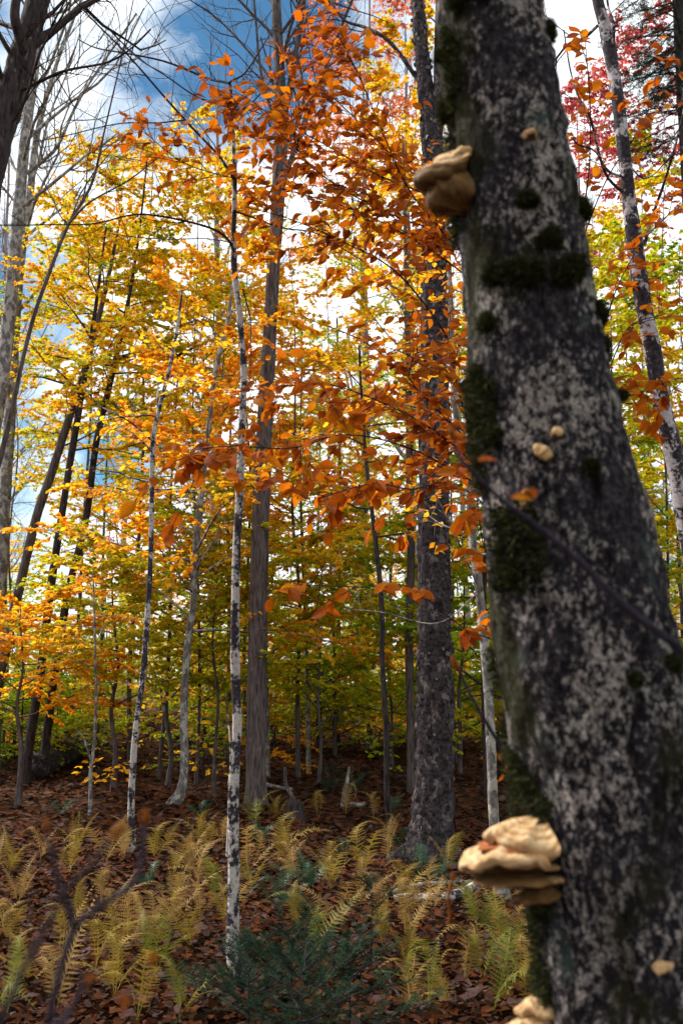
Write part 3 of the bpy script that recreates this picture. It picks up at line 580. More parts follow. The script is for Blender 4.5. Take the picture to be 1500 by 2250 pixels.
# ================================================================== understory trees that carry the gold and green
U = [  # base x, top x, distance, top y, crown foot y, leaves, spread, bark, branches, label
 (150, 235, 16.0, 330, 1250, 'gold', 2.2, 'grey', 26, 'gold leaved tree whose thin top stands against the white sky'),
 (285, 335, 14.0, 270, 1250, 'gold', 2.4, 'grey', 28, 'tallest gold leaved tree left of the slender birch, orange at its tip'),
 (430, 430, 13.0, 310, 1350, 'gold', 2.3, 'grey', 28, 'orange gold tree showing on both sides of the slender birch'),
 (10, 45, 15.5, 700, 1500, 'yellowgreen', 2.1, 'grey', 22, 'yellow green tree at the open edge beside leaning trunks'),
 (215, 250, 17.0, 560, 1350, 'yellowgreen', 2.3, 'grey', 26, 'yellow green tree seen between two dark leaning trunks'),
 (350, 400, 13.5, 560, 1400, 'yellowgreen', 2.0, 'grey', 24, 'yellow green tree arching over the slim curved sapling'),
 (500, 505, 14.5, 470, 1500, 'yellowgreen', 2.3, 'grey', 26, 'lime tinted tree directly behind the slender birch'),
 (545, 540, 15.0, 400, 1450, 'gold', 2.3, 'grey', 28, 'gold tree tucked behind the grey forked tree'),
 (655, 640, 13.5, 520, 1530, 'orange', 2.1, 'grey', 26, 'orange leaved tree under the copper sprays'),
 (735, 715, 15.5, 520, 1560, 'gold', 2.3, 'grey', 28, 'gold leaved tree between the grey forked tree and the stout birch'),
 (810, 790, 17.0, 500, 1600, 'yellowgreen', 2.6, 'grey', 30, 'yellow green tree far back behind the wavy dark sapling'),
 (1000, 985, 15.0, 480, 1600, 'yellowgreen', 2.4, 'grey', 30, 'yellow green tree filling the gap beside the mossy trunk'),
 (700, 705, 12.5, 1120, 1600, 'yellowgreen', 1.9, 'grey', 22, 'low yellow green understory tree behind the slender light stem'),
 (860, 850, 14.0, 1120, 1620, 'green', 2.2, 'grey', 26, 'low green understory tree behind the wavy dark sapling'),
 (1010, 1015, 13.5, 1150, 1620, 'yellowgreen', 2.0, 'grey', 24, 'low yellow green understory tree right of the stout birch'),
 (600, 600, 17.5, 1150, 1600, 'green', 2.4, 'grey', 24, 'dim green tree in shade behind the grey forked tree'),
 (470, 480, 12.0, 1080, 1560, 'yellowgreen', 1.8, 'grey', 20, 'low yellow green tree behind the slender birch'),
 (250, 250, 12.0, 1180, 1560, 'yellowgreen', 1.9, 'grey', 22, 'low yellow green tree behind the thin forked stem'),
 (40, 50, 11.2, 1330, 1590, 'orange', 1.6, 'grey', 18, 'low bright orange sapling above the fallen birch log'),
 (370, 370, 13.0, 1230, 1600, 'yellowgreen', 1.9, 'grey', 20, 'low yellow sapling behind the hooked grey tree'),
 (1380, 1375, 14.0, 560, 1500, 'yellowgreen', 2.3, 'grey', 28, 'yellow green tree behind the leaning patchy birch'),
 (1500, 1490, 12.0, 500, 1450, 'green', 2.0, 'grey', 24, 'fresh green tree at the far side of the leaning patchy birch'),
 (1290, 1300, 16.0, 420, 1400, 'gold', 2.4, 'grey', 26, 'gold tree glimpsed between the mossy trunk and the patchy birch'),
 (1420, 1400, 19.0, 60, 620, 'red', 2.8, 'grey', 28, 'wine red maple high behind the leaning patchy birch'),
 (1280, 1285, 20.0, 150, 650, 'red', 2.6, 'grey', 22, 'rose red maple whose crown fills the gap right of the mossy trunk'),
 (1340, 1345, 10.5, 640, 1450, 'yellowgreen', 1.7, 'grey', 24, 'near yellow green tree whose sprays hang just past the mossy trunk'),
 (1460, 1450, 11.0, 330, 1300, 'yellowgreen', 1.9, 'grey', 26, 'tall lime yellow tree whose crown spreads behind the patchy birch'),
 (1420, 1430, 13.0, 700, 1500, 'gold', 2.0, 'grey', 24, 'gold leaved tree low behind the leaning patchy birch'),
 (800, 800, 20.0, -60, 560, 'pink', 3.1, 'grey', 30, 'pink orange maple against blue sky behind the copper leaves'),
 (905, 890, 14.0, 40, 420, 'gold', 1.3, 'grey', 14, 'narrow yellow tree top beside the stout peeling birch'),
]
for k, (bx, tx, Y, y0, y1, m, sp, bk, nb, label) in enumerate(U):
    x = at(bx, 1500, Y)[0]; zb = float(gz(x, Y)); by = proj((x, Y, zb))[1]
    rr = np.random.default_rng(100+k); pts = []
    w0 = rr.uniform(.045, .075)*FPX/Y
    for f in (0, .15, .32, .5, .68, .85, 1): pts.append((bx + (tx-bx)*f + (rr.normal(0, 5) if 0 < f else 0)*12/Y, by + (y0-by)*f, w0*(1-.9*f)))
    T = px_trunk(pts, Y, 50, .05, .3, 200+k); start_tree(T, 'understory_tree', label, bk, 'tree', None, 10, .06)
    crown_px(T, y0, y1, nb, sp, m, per_twig=36, size={'pink': .075, 'red': .075}  .get(m, .057) if Y < 30 else .08)

# ================================================================== copper beech hidden behind the mossy trunk
CB = px_trunk([(1375, 2080, 62), (1345, 1800, 56), (1310, 1500, 50), (1275, 1200, 45), (1235, 900, 38), (1190, 600, 30), (1150, 300, 20), (1120, 100, 10)], None, 80, .02, .3, 41)
start_tree(CB, 'copper_beech_tree', 'copper leaved beech standing behind the mossy trunk, its sprays reaching out on both sides', 'lichen', 'tree')
CY = CB.Y
CBR = [  # pixel path, end distance, twigs, twig length
 ([(1262, 1150), (1120, 1060), (1040, 960), (1000, 830), (985, 750), (930, 665), (855, 585), (750, 530), (640, 482), (540, 455)], 4.3, 48, .40, 9),
 ([(1215, 800), (1100, 650), (1000, 540), (900, 420), (840, 290), (790, 170), (745, 80)], 4.4, 40, .36, 6),
 ([(1205, 760), (1080, 560), (980, 450), (830, 385), (700, 310), (560, 245), (500, 240)], 4.5, 54, .40, 6),
 ([(1225, 850), (1080, 660), (960, 560), (800, 470), (620, 415), (420, 365), (310, 285)], 4.7, 44, .42, 6),
 ([(1215, 820), (1090, 640), (980, 520), (880, 480), (760, 420), (660, 340), (640, 250)], 4.3, 60, .42, 6),
 ([(1280, 1250), (1140, 1120), (1050, 1030), (960, 950), (840, 885), (720, 845), (610, 850)], 3.9, 40, .36, 6),
 ([(1285, 1290), (1140, 1140), (1040, 1060), (900, 985), (760, 955), (640, 985), (520, 980), (440, 985)], 3.8, 34, .34, 6),
 ([(1270, 1220), (1130, 1080), (1040, 980), (960, 900), (900, 830), (920, 760)], 3.9, 34, .34, 5),
 ([(1290, 1320), (1120, 1160), (1000, 1065), (900, 1075), (820, 1062), (700, 1095)], 3.9, 20, .3, 5),
 ([(1212, 790), (1060, 560), (960, 430), (860, 340), (780, 260), (700, 180), (680, 120)], 4.6, 44, .38, 6),
 ([(1300, 1420), (1150, 1420), (1020, 1380), (900, 1290), (800, 1290), (660, 1285)], 3.6, 6, .2, 4),
 ([(1300, 1400), (1150, 1340), (1070, 1220), (1050, 1120), (1040, 1000)], 3.6, 8, .22, 4),
 ([(1205, 760), (1260, 560), (1290, 400), (1296, 250), (1285, 90)], 4.3, 11, .30, 5),
 ([(1240, 930), (1310, 760), (1360, 620), (1420, 520), (1490, 450)], 4.2, 14, .30, 5),
 ([(1255, 1050), (1340, 900), (1410, 860), (1490, 830)], 4.0, 12, .28, 5),
 ([(1205, 740), (1320, 420), (1400, 290), (1440, 200), (1475, 130)], 4.2, 13, .30, 5),
 ([(1250, 1000), (1330, 830), (1380, 720), (1460, 690)], 4.3, 10, .3, 5),
]
rng = np.random.default_rng(77); CL = []          # every copper leaf: position, direction, branch
for bi, (pp, Ye, ntw, tl, w0) in enumerate(CBR):
    n = 30; S = smooth_line(np.array(pp, float), n); Ys = CY + (Ye-CY)*np.linspace(0, 1, n)**.7
    P = np.array([at(a, b, y) for (a, b), y in zip(S, Ys)]); r = np.linspace(w0, 2.2, n)/2*4/FPX; lines = [(P, r, 0)]
    start = next(i for i in range(n) if not (MPX[0, 0] and abs(S[i, 0] - np.interp(S[i, 1], MPX[::-1, 1], MPX[::-1, 0])) < np.interp(S[i, 1], MPX[::-1, 1], MP.r[::-1]*FPX/1.9)*.8))
    br = None; leaves = []
    for q in range(ntw):
        f = start + (n-1-start)*(q+rng.uniform(0, 1))/ntw; i = min(int(f), n-2); b = P[i] + (P[i+1]-P[i])*(f-i); dd = nrm(P[i+1]-P[i])
        t = nrm(dd*.7 + rng.normal(0, .55, 3)*np.array([1, 1.1, .75])); Q = bend_line(rng, b, t, tl*rng.uniform(.5, 1.25), 5, .14, -.03)
        lines.append((Q, np.linspace(.0022, .0009, 6), 1)); m = rng.integers(5, 11)
        u = np.sort(rng.uniform(.4, 5, m)); u[-1] = 4.98; j = np.minimum(u.astype(int), 4); lp = Q[j] + (Q[j+1]-Q[j])*(u-j)[:, None]
        ld = leaf_dirs(rng, nrm(Q[j+1]-Q[j]), 42, .35); leaves += [(a, c) for a, c in zip(lp, ld)]
    br = add_branch(CB, lines, 'twig', (7, 4, 3)); CL += [(a, c, br) for a, c in leaves]
def pxsize(p, s): return s*FPX/max(vdepth(p), .3)
csz = rng.uniform(.055, .092, len(CL))*np.array([.80 if l[0][2] > 2.4 else 1. for l in CL]); order = np.argsort([-pxsize(l[0], s)*(1 if abs(proj(l[0])[0]-750) < 800 and 0 < proj(l[0])[1] < 2250 else .1) for l, s in zip(CL, csz)])
cnorm = np.stack([rng.normal(0, .55, len(CL)), rng.normal(-.85, .6, len(CL)), np.full(len(CL), .7)], -1)
CM = [mesh_np('leaf', t, f, LM['copperobj'], True, uv) for t, f, uv in BEECH]
RF = rot_frames(np.array([l[1] for l in CL]), cnorm)
for i in order[:300]:
    o = obj('leaf', CM[i % 6], CL[i][2]); place(o, RF[i], CL[i][0]-CB.base, float(csz[i]))
rest = order[300:]; VV, FF, UV, kk = [], [], [], 0
for v in range(6):
    s = rest[rest % 6 == v]; t, f, uv = BEECH[v]; a, b = stamp(t, f, RF[s], np.array([CL[i][0] for i in s])-CB.base, csz[s]); VV.append(a); FF.append(b+kk); kk += len(a); UV.append(np.tile(uv, (len(s), 1)))
obj('foliage', mesh_np('foliage', np.vstack(VV), np.vstack(FF), LM['copper'], True, np.vstack(UV)), CB.root, kind='stuff')

# ================================================================== low shrubs and far trees: a few of each kind, then copies that share their meshes
def copy_tree(root, loc, rz, sc, label=None, group=None):
    r = root.copy(); COL.objects.link(r); r.location = loc; r.rotation_euler = (0, 0, rz); r.scale = (sc,)*3
    if label: r['label'] = label
    if group: r['group'] = group
    for ch in root.children:
        c = ch.copy(); COL.objects.link(c); c.parent = r
    return r
def plain_tree(name, label, h, r0, bark, seed, x, y, group, sides=8):
    rr = np.random.default_rng(seed); T = Tree(); n = 26; z = np.linspace(-.15, h, n); T.rng = rr; T.seed = seed
    b = np.array([x, y, float(gz(x, y))]); P = np.stack([np.cumsum(rr.normal(0, .012*h/8, n)), np.cumsum(rr.normal(0, .012*h/8, n)), z], -1); P[:2, :2] = 0
    T.P = P + b; T.base = b; T.r = r0*(1-.92*np.linspace(0, 1, n))*(1+.4*np.exp(-np.maximum(z, 0)/.15)); T.Y = y
    return start_tree(T, name, label, bark, 'tree' if h > 2.5 else 'shrub', group, sides)
def scatter(protos, spots, group, near=False):
    for k, (x, y, sc) in enumerate(spots):
        if near:
            root, used = protos[k % len(protos)]; t = min(TREES, key=lambda t: abs(t[0][0]/t[0][1]-x/y))[1]; lab = root.get('look') or root['label']; root['look'] = lab
            if not used[0]: root.location = (x, y, float(gz(x, y))); used[0] = 1; root.scale = (sc,)*3; root['label'] = lab + ' behind ' + t; root['group'] = lab + ' behind ' + t
            else: copy_tree(root, (x, y, float(gz(x, y))), k*1.7, sc, lab + ' behind ' + t, lab + ' behind ' + t)
            continue
        root, used = protos[k % len(protos)]
        if not used[0]: root.location = (x, y, float(gz(x, y))); used[0] = 1; root.scale = (sc,)*3; root['group'] = group
        else: copy_tree(root, (x, y, float(gz(x, y))), k*1.7, sc, None, group)
rg = np.random.default_rng(55)
pr = []
for k, (m, lab) in enumerate([('green', 'low green shrub at the dim back'), ('yellowgreen', 'low yellow green shrub at the back'), ('orange', 'low orange shrub at the back'), ('green', 'taller green bush at the back')]):
    T = plain_tree('understory_shrub', lab, 1.5+.3*k, .022, 'dark', 300+k, 0, 16, None)
    leafy_crown(T, T.base[2]+.15, T.base[2]+1.4+.3*k, 14, 1.25, m, 22, .06, 11, .5, (0, 35)); pr.append((T.root, [0]))
sp = []
for k in range(90):
    Y = rg.uniform(13.5, 25); sp.append((rg.uniform(-.42, .42)*Y, Y, rg.uniform(.7, 1.25)))
scatter(pr, sp, '', True)
pr = []
for k, (m, lab) in enumerate([('yellowgreen', 'far yellow green tree beyond the understory'), ('gold', 'far gold tree beyond the understory'), ('green', 'far green tree beyond the understory'), ('orange', 'far orange tree beyond the understory'), ('red', 'far wine red tree beyond the understory')]):
    T = plain_tree('background_tree', lab, 7.5+.6*k, .09, 'grey', 320+k, 0, 25, None)
    leafy_crown(T, T.base[2]+1.0, T.base[2]+7.2+.6*k, 30, 2.6, m, 16, .085, 11, .5, (0, 40)); pr.append((T.root, [0]))
sp = []
for k in range(46):
    Y = rg.uniform(20, 46); u = rg.uniform(-.42, .5); sp.append((u*Y, Y, rg.uniform(.55, .95)*(.8 if Y < 30 else 1)*(.62 if u < -.05 else 1)))
for k in range(40):
    Y = rg.uniform(19, 38); sp.append((rg.uniform(-.4, .42)*Y, Y, rg.uniform(.34, .58)))
scatter(pr, sp, 'coloured trees far back in the wood'); PR_LEAFY = pr
pr = []
for k, lab in enumerate(['straight pale bare tree far back in the wood', 'forked pale bare tree far back in the wood', 'slender pale bare tree with many twigs far back in the wood']):
    T = plain_tree('bare_background_tree', lab, 14+k, .16-.02*k, 'far', 340+k, 0, 35, None)
    bare_crown(T, T.base[2]+4.5, T.base[2]+13, 20, 3.0, .4, 2, (30, 65)); pr.append((T.root, [0]))
sp = []
for k in range(60):
    Y = rg.uniform(19, 75); sp.append((rg.uniform(-.45, .5)*Y, Y, rg.uniform(.75, 1.25)))
scatter(pr, sp, 'bare trees far back in the wood')

# unseen trees added behind and beside the viewpoint to shade the clearing's near end
for k, (x, y, sc) in enumerate([(-2.6, -2.2, 1.2), (1.4, -3.2, 1.3), (3.6, -.6, 1.2), (-4.6, 1.2, 1.15), (5.2, 2.6, 1.15), (-1.0, -5.5, 1.4), (4.2, -4.5, 1.3), (-5.2, -3.6, 1.35), (6.5, 6.0, 1.1), (-6.3, 5.0, 1.1), (.2, -8.5, 1.5)]):
    copy_tree(PR_LEAFY[k % 4][0], (x, y, float(gz(x, y))), k*2.1, sc, ['yellow green', 'gold', 'green', 'orange'][k % 4] + ' leaved shade tree added out of view on the near side of the clearing', 'shade trees added out of view on the near side of the clearing')
# small yellow leaved seedlings in the clearing
for k, (bx, by, h, m, lab) in enumerate([(318, 1700, .85, 'yellow', 'seedling with big yellow leaves beside the slim curved sapling'), (455, 1740, .9, 'yellow', 'seedling with yellow and lime leaves between the hooked tree and the slender birch'),
      (245, 1745, .35, 'orange', 'tiny orange seedling near the thin forked stem'), (840, 1700, .5, 'green', 'small green seedling left of the stout birch'), (270, 1650, .8, 'yellowgreen', 'pale green seedling behind the slim curved sapling'), (1095, 1640, .8, 'yellow', 'yellow seedling behind the bowed lichen tree')]):
    p = ground_hit(bx, by); T = plain_tree('seedling', lab, h, .006, 'twig', 360+k, p[0], p[1], None, 6); T.root['category'] = 'seedling'
    leafy_crown(T, T.base[2]+.2*h, T.base[2]+h, 7, .5, m, 3, .085, 4, .6, (5, 40), single=200)

# ================================================================== fallen leaves
rg = np.random.default_rng(91); NL = 85000
Yl = np.concatenate([rg.uniform(2.2, 10, int(NL*.62)), rg.uniform(10, 25, int(NL*.30)), rg.uniform(-2, 4, NL-int(NL*.62)-int(NL*.30))]); Xl = rg.uniform(-1, 1, NL)*(1.6+.45*np.maximum(Yl, 0))
Pl = np.stack([Xl, Yl, gz(Xl, Yl) + rg.uniform(.004, .045, NL)], -1); nl = np.stack([rg.normal(0, .38, NL), rg.normal(0, .38, NL), np.ones(NL)], -1)
al = rg.uniform(0, 6.28, NL); Al = np.stack([np.cos(al), np.sin(al), rg.normal(0, .2, NL)], -1); sz = rg.uniform(.032, .078, NL)*np.where(Yl > 10, 1.3, 1)
LIT = [np.array([[0, 0, 0], [.3, .25, .12], [.32, .62, .16], [0, 1, .05], [-.3, .6, .05], [-.28, .28, .14]]), np.array([[0, 0, .05], [.22, .3, -.05], [.3, .6, .1], [.05, 1, .25], [-.27, .62, .2], [-.24, .25, .0]]),
       np.array([[0, 0, 0], [.36, .2, .05], [.40, .6, .22], [0, .95, .02], [-.42, .55, .16], [-.34, .25, .02]])]
def maple():
    a = [(0, 0), (.28, -.02), (.48, .18), (.36, .3), (.55, .55), (.28, .52), (.2, .62), (0, 1.0), (-.2, .62), (-.28, .52), (-.55, .55), (-.36, .3), (-.48, .18), (-.28, -.02)]
    T = np.array([[x, y, .14*abs(x)+.12*math.sin(5*x+4*y)*.6] for x, y in a] + [[0, .4, 0]]); n = len(a); return T, np.array([[i, (i+1) % n, n] for i in range(n)])
inview = np.array([(abs(proj(p)[0]-750) < 760) and (1500 < proj(p)[1] < 2260) for p in Pl[:int(NL*.62)]] + [False]*(NL-int(NL*.62)))
score = np.where(inview, sz/np.maximum(Yl, 1)*FPX, 0); top = np.argsort(-score)[:900][::3][:300]
MF = rot_frames(Al, nl); singles = set(top.tolist()); rest = np.array([i for i in range(NL) if i not in singles]); VV, FF, kk = [], [], 0
for v in range(3):
    s = rest[rest % 3 == v]; a, b = stamp(LIT[v], LEAF_F, MF[s], Pl[s], sz[s]); VV.append(a); FF.append(b+kk); kk += len(a)
o = tag(obj('leaf_litter', mesh_np('leaf_litter', np.vstack(VV), np.vstack(FF), LM['litter'], False), kind='stuff'), 'brown and rust leaf litter covering the forest floor', 'leaf litter')
mt, mf = maple(); ML = [(mesh_np('fallen_leaf', t, f, LM['litterobj'], True, t[:, :2].copy()), lab) for t, f, lab in [(BEECH[1][0], BEECH[1][1], 'dry oval leaf lying loose on the leaf litter'), (BEECH[4][0], BEECH[4][1], 'narrow folded dry leaf lying loose on the leaf litter'), (mt, mf, 'lobed maple leaf lying loose on the leaf litter')]]
for q, i in enumerate(top):
    me, lab = ML[q % 3]; o = tag(obj('fallen_leaf', me), lab, 'leaf', {0: 'loose oval leaves on the litter', 1: 'loose folded leaves on the litter', 2: 'loose maple leaves on the litter'}[q % 3])
    place(o, MF[i], Pl[i] + np.array([0, 0, .02]), float(sz[i]*(1.3 if q % 3 == 2 else 1.1)))

# ================================================================== ferns
def frond_mesh(seed, m, arch=.35, n=24, pin=7, wid=.19, curl=.0):
    """one frond, length 1 along +Y, arching: a stalk with paired leaflets, each leaflet cut into lobes"""
    rr = np.random.default_rng(seed); V, F = [], []
    def rach(t): return np.array([curl*t*t, t*(1-.25*arch*t), arch*(1.25*t - 1.15*t*t)])
    ts = np.linspace(0, 1, 10)
    for t in ts: p = rach(t); w_ = .006*(1-.8*t); V += [p+[-w_, 0, 0], p+[w_, 0, .002]]
    for i in range(9): F += [[2*i, 2*i+1, 2*i+3], [2*i, 2*i+3, 2*i+2]]
    for k in range(n):
        t = .16 + .83*k/(n-1); p = rach(t); s = (t-.16)/.84; Ln = wid*(1-s)**.75*(.55+.45*min(1, s*5))*rr.uniform(.85, 1.1) + .006; d = rach(min(t+.02, 1.02))-rach(t-.02); d /= np.linalg.norm(d)
        for sd in (-1, 1):
            if rr.random() < .06: continue
            ax = nrm(np.array([sd, 0, -.12+rr.normal(0, .12)]) + d*(.35+rr.normal(0, .06))); pw = .048*(1-s*.55)*rr.uniform(.8, 1.1)
            up_ = nrm(np.cross(ax, d))*(.1*pw)
            for j in range(pin):
                u0, u1 = j/pin, (j+1)/pin; a, b = p+ax*Ln*u0, p+ax*Ln*u1; h = pw*(1-u0)**.8*rr.uniform(.75, 1.1); tip = p + ax*Ln*(u1*.9+.1*u0)
                o = len(V); V += [a, b, tip + d*h*.62 + up_, tip - d*h*.5 + up_]; F += [[o, o+1, o+2], [o, o+3, o+1]]
    return mesh_np('frond', np.array(V), np.array(F), m, False)
FM = {'gold': leaf_mat('golden_frond', [(.20, .12, .022), (.33, .21, .034), (.40, .28, .045), (.30, .25, .04)], .35, .7, 3., False, .72),
      'tan': leaf_mat('tan_frond', [(.26, .14, .04), (.38, .23, .07), (.44, .29, .09), (.30, .16, .042)], .3, .7, 3., False, .72),
      'lime': leaf_mat('lime_frond', [(.10, .14, .02), (.17, .20, .026), (.27, .25, .034), (.14, .18, .026)], .35, .6, 3., False, .72),
      'dark green': leaf_mat('dark_green_frond', [(.010, .04, .020), (.018, .06, .030), (.028, .08, .035)], .2, .45, 3.)}
FRM = {c: [frond_mesh(int(s*10), FM[c], a, int(17+2*s) if c != 'dark green' else 20, 7 if c != 'dark green' else 3, wd, cu) for s, a, wd, cu in ((1, .45, .19, .05), (2, .25, .17, -.12), (3, .65, .2, .15), (4, .85, .18, -.05), (1.5, 1.1, .17, .25), (2.5, .5, .22, -.25), (.5, 1.4, .16, .1))] for c in FM}
spots = []; rg = np.random.default_rng(17)
seedpx = [(40, 1990, 'tan'), (20, 1920, 'gold'), (20, 2080, 'gold'), (60, 2170, 'lime'), (150, 1930, 'gold'), (165, 1880, 'lime'), (230, 1905, 'tan'), (270, 1890, 'tan'), (240, 2010, 'tan'), (250, 2110, 'lime'), (130, 2130, 'gold'), (330, 2060, 'tan'), (345, 2140, 'lime'), (210, 2140, 'lime'), (250, 2200, 'gold'),
   (380, 1930, 'lime'), (420, 1900, 'tan'), (450, 1880, 'gold'), (380, 2000, 'gold'), (395, 2030, 'tan'), (470, 1990, 'lime'), (490, 2040, 'gold'), (440, 1960, 'tan'), (420, 2090, 'lime'), (545, 1920, 'tan'), (550, 1960, 'lime'), (610, 1900, 'gold'), (640, 1930, 'tan'), (705, 1950, 'gold'), (725, 1960, 'lime'), (655, 2050, 'gold'), (745, 2030, 'tan'),
   (690, 2110, 'lime'), (790, 1990, 'tan'), (830, 2010, 'tan'), (880, 1990, 'gold'), (890, 2060, 'tan'), (840, 2080, 'gold'), (890, 2140, 'gold'), (930, 2040, 'tan'), (1050, 2050, 'lime'), (1100, 2090, 'gold'), (1120, 2120, 'lime'), (1150, 2080, 'tan'), (1060, 2160, 'lime'), (985, 2220, 'gold'), (1080, 2240, 'lime'), (1020, 2170, 'tan'), (940, 2240, 'lime'), (890, 2250, 'tan'), (1150, 2170, 'gold'), (1170, 2240, 'gold'),
   (10, 2250, 'lime'), (120, 2250, 'tan'), (300, 2250, 'gold'), (800, 1930, 'gold'), (560, 1820, 'lime'), (760, 1790, 'tan'), (700, 1800, 'gold'), (820, 1800, 'tan'), (490, 1860, 'tan'), (850, 1900, 'tan'), (340, 1890, 'gold'), (90, 1890, 'tan'), (1015, 1620, 'gold'), (610, 1800, 'gold'),
   (565, 1860, 'dark green'), (620, 1960, 'dark green'), (600, 1990, 'dark green'), (680, 1960, 'dark green'), (760, 1890, 'dark green'), (925, 1945, 'dark green'), (960, 1950, 'dark green'), (440, 1800, 'dark green'), (890, 1880, 'dark green'), (780, 1740, 'dark green'), (720, 1740, 'dark green'), (330, 1960, 'dark green'), (650, 2010, 'dark green'), (130, 1800, 'dark green'), (860, 1790, 'dark green')]
for k in range(18):
    a, b = rg.uniform(-20, 1170), rg.uniform(1850, 2245)
    if not (470 < a < 830 and b > 2040): seedpx.append((a, b, ['tan', 'gold', 'tan', 'lime'][rg.integers(0, 4)]))
seedpx = [(a, b, 'gold' if c == 'lime' and k % 2 else c) for k, (a, b, c) in enumerate(seedpx)]
for k, (a, b, c) in enumerate(seedpx):
    p = ground_hit(a, b); near = min(TREES, key=lambda t: np.linalg.norm((t[0]-p)[:2]))[1]
    side = 'beside' if min(np.linalg.norm((t[0]-p)[:2]) for t in TREES) < 1.0 else 'in the patch nearest to'
    f = thing('fern', (p[0], p[1], float(gz(p[0], p[1]))), f'{c} fern clump {side} {near}', 'fern', f'{c} ferns {side} {near}'); f.rotation_euler = (0, 0, rg.uniform(0, 6.28))
    nf = rg.integers(3, 6) if c != 'dark green' else rg.integers(5, 8); s0 = rg.uniform(.33, .52) if c != 'dark green' else rg.uniform(.26, .4)
    for q in range(nf):
        o = obj('frond', FRM[c][rg.integers(0, 7)], f); az = q*6.283/nf + rg.uniform(-.5, .5); o.rotation_euler = (R_(rg.uniform(28, 72) if c != 'dark green' else rg.uniform(10, 45)), rg.normal(0, .15), az); o.scale = (s0*rg.uniform(.8, 1.15),)*3

# ================================================================== little firs and the hemlock
gn = mat('fir_needle'); NEED = gn.finish(gn.ramp(gn.n('ShaderNodeNewGeometry').outputs['Random Per Island'], [(0, (.004, .018, .009)), (.6, (.009, .036, .017)), (1, (.026, .066, .028))]), .7, None, trans=.2, spec=.03)
NT = np.array([[-.055, 0, 0], [.055, 0, 0], [.03, 1, -.02], [-.03, 1, -.02]]); NF = np.array([[0, 1, 2], [0, 2, 3]])
def conifer_branch(T, p, d, L_, rng, nl=.02, r=.004, dens=260, up=.02):
    P = bend_line(rng, p, d, L_, 7, .07, up); lines = [(P, np.linspace(r, .0012, 8), 0)]; ax = [P]
    for q in range(int(4 + L_*16)):
        f = .12 + .86*rng.random(); i = min(int(f*7), 6); b = P[i]+(P[i+1]-P[i])*(f*7-i); dd = nrm(P[i+1]-P[i]); s = (1 if q % 2 else -1)*R_(rng.uniform(40, 60)); c, si = math.cos(s), math.sin(s)
        Q = bend_line(rng, b, nrm(np.array([dd[0]*c-dd[1]*si, dd[0]*si+dd[1]*c, dd[2]+rng.normal(0, .12)])), L_*(1-f)*.55+.05, 4, .08, up); lines.append((Q, np.linspace(.0015, .0008, 5), 1)); ax.append(Q)
    o = add_branch(T, lines, 'twig', (5, 3)); LP, LA, LN = [], [], []
    for Q in ax:
        ln = np.linalg.norm(np.diff(Q, axis=0), axis=1).sum(); m = max(6, int(ln*dens)); u = rng.uniform(0, len(Q)-1.001, m); i = u.astype(int); dd = nrm(Q[i+1]-Q[i]); x = nrm(np.cross(dd, np.array([0, 0, 1.])+rng.normal(0, .15, (m, 3))))
        LP.append(Q[i]+(Q[i+1]-Q[i])*(u-i)[:, None]); LA.append(nrm(x*np.where(np.arange(m) % 2, 1, -1)[:, None] + dd*.55 + rng.normal(0, .18, (m, 3)) + np.array([0, 0, .12]))); LN.append(np.cross(x, dd))
    LP, LA, LN = map(np.vstack, (LP, LA, LN)); V, F = stamp(NT, NF, rot_frames(LA, LN), LP-T.base, nl*rng.uniform(.7, 1.15, len(LP)))
    obj('needles', mesh_np('needles', V, F, NEED, False), o, kind='stuff')
def fir(bx, by, h, spread, label, seed, nb=16, lean=(0, 0)):
    p = ground_hit(bx, by); T = plain_tree('fir_sapling', label, h, .009, 'twig', seed, p[0], p[1], None, 7); T.root['category'] = 'fir sapling'
    for k in range(nb):
        t = (k+.5)/nb; q, r, i = point_on(T, T.base[2] + h*(.08+.9*t)); az = k*2.4; el = R_(8+30*t); d = np.array([math.cos(az)*math.cos(el)+lean[0], math.sin(az)*math.cos(el)+lean[1], math.sin(el)])
        conifer_branch(T, q, nrm(d), (spread*(1-.75*t)+.08)*T.rng.uniform(.6, 1.25), T.rng, .022, .0045, 330)
fir(640, 2255, .38, .46, 'bushy little dark green fir at the foot of the slender birch', 401, 17)
fir(770, 2270, .34, .38, 'low dark fir seedling spreading right of the bushy one', 402, 13)
fir(545, 2265, .28, .44, 'low dark fir seedling just in front of the slender birch', 403, 12)
fir(660, 2330, .34, .40, 'dark fir sapling whose flat sprays fill the space in front of the bushy fir', 404, 14)
fir(815, 2120, .42, .14, 'thin upright fir seedling beside golden ferns right of the bushy fir', 405, 8)
fir(60, 1640, .9, .5, 'dark little fir in shade next to the fallen birch log', 406, 16)
fir(730, 1745, .28, .2, 'tiny dark fir in the open litter behind the small stump', 407, 9)
H = px_trunk([(1580, 1500, 46), (1545, 900, 42), (1520, 500, 38), (1500, 150, 34), (1490, -50, 30), (1480, -300, 24)], 8.5, 60, 0, .3, 45)
start_tree(H, 'hemlock_tree', 'dark hemlock with drooping needle sprays at the upper edge beyond the patchy birch', 'dark')
for k in range(64):
    q, r, i = point_on(H, zpx(300 - 560*k/64, 8.5)); az = math.pi + H.rng.normal(0, .8); conifer_branch(H, q, nrm(np.array([math.cos(az), math.sin(az), .02])), H.rng.uniform(.4, .85), H.rng, .028, .008, 230, -.06)

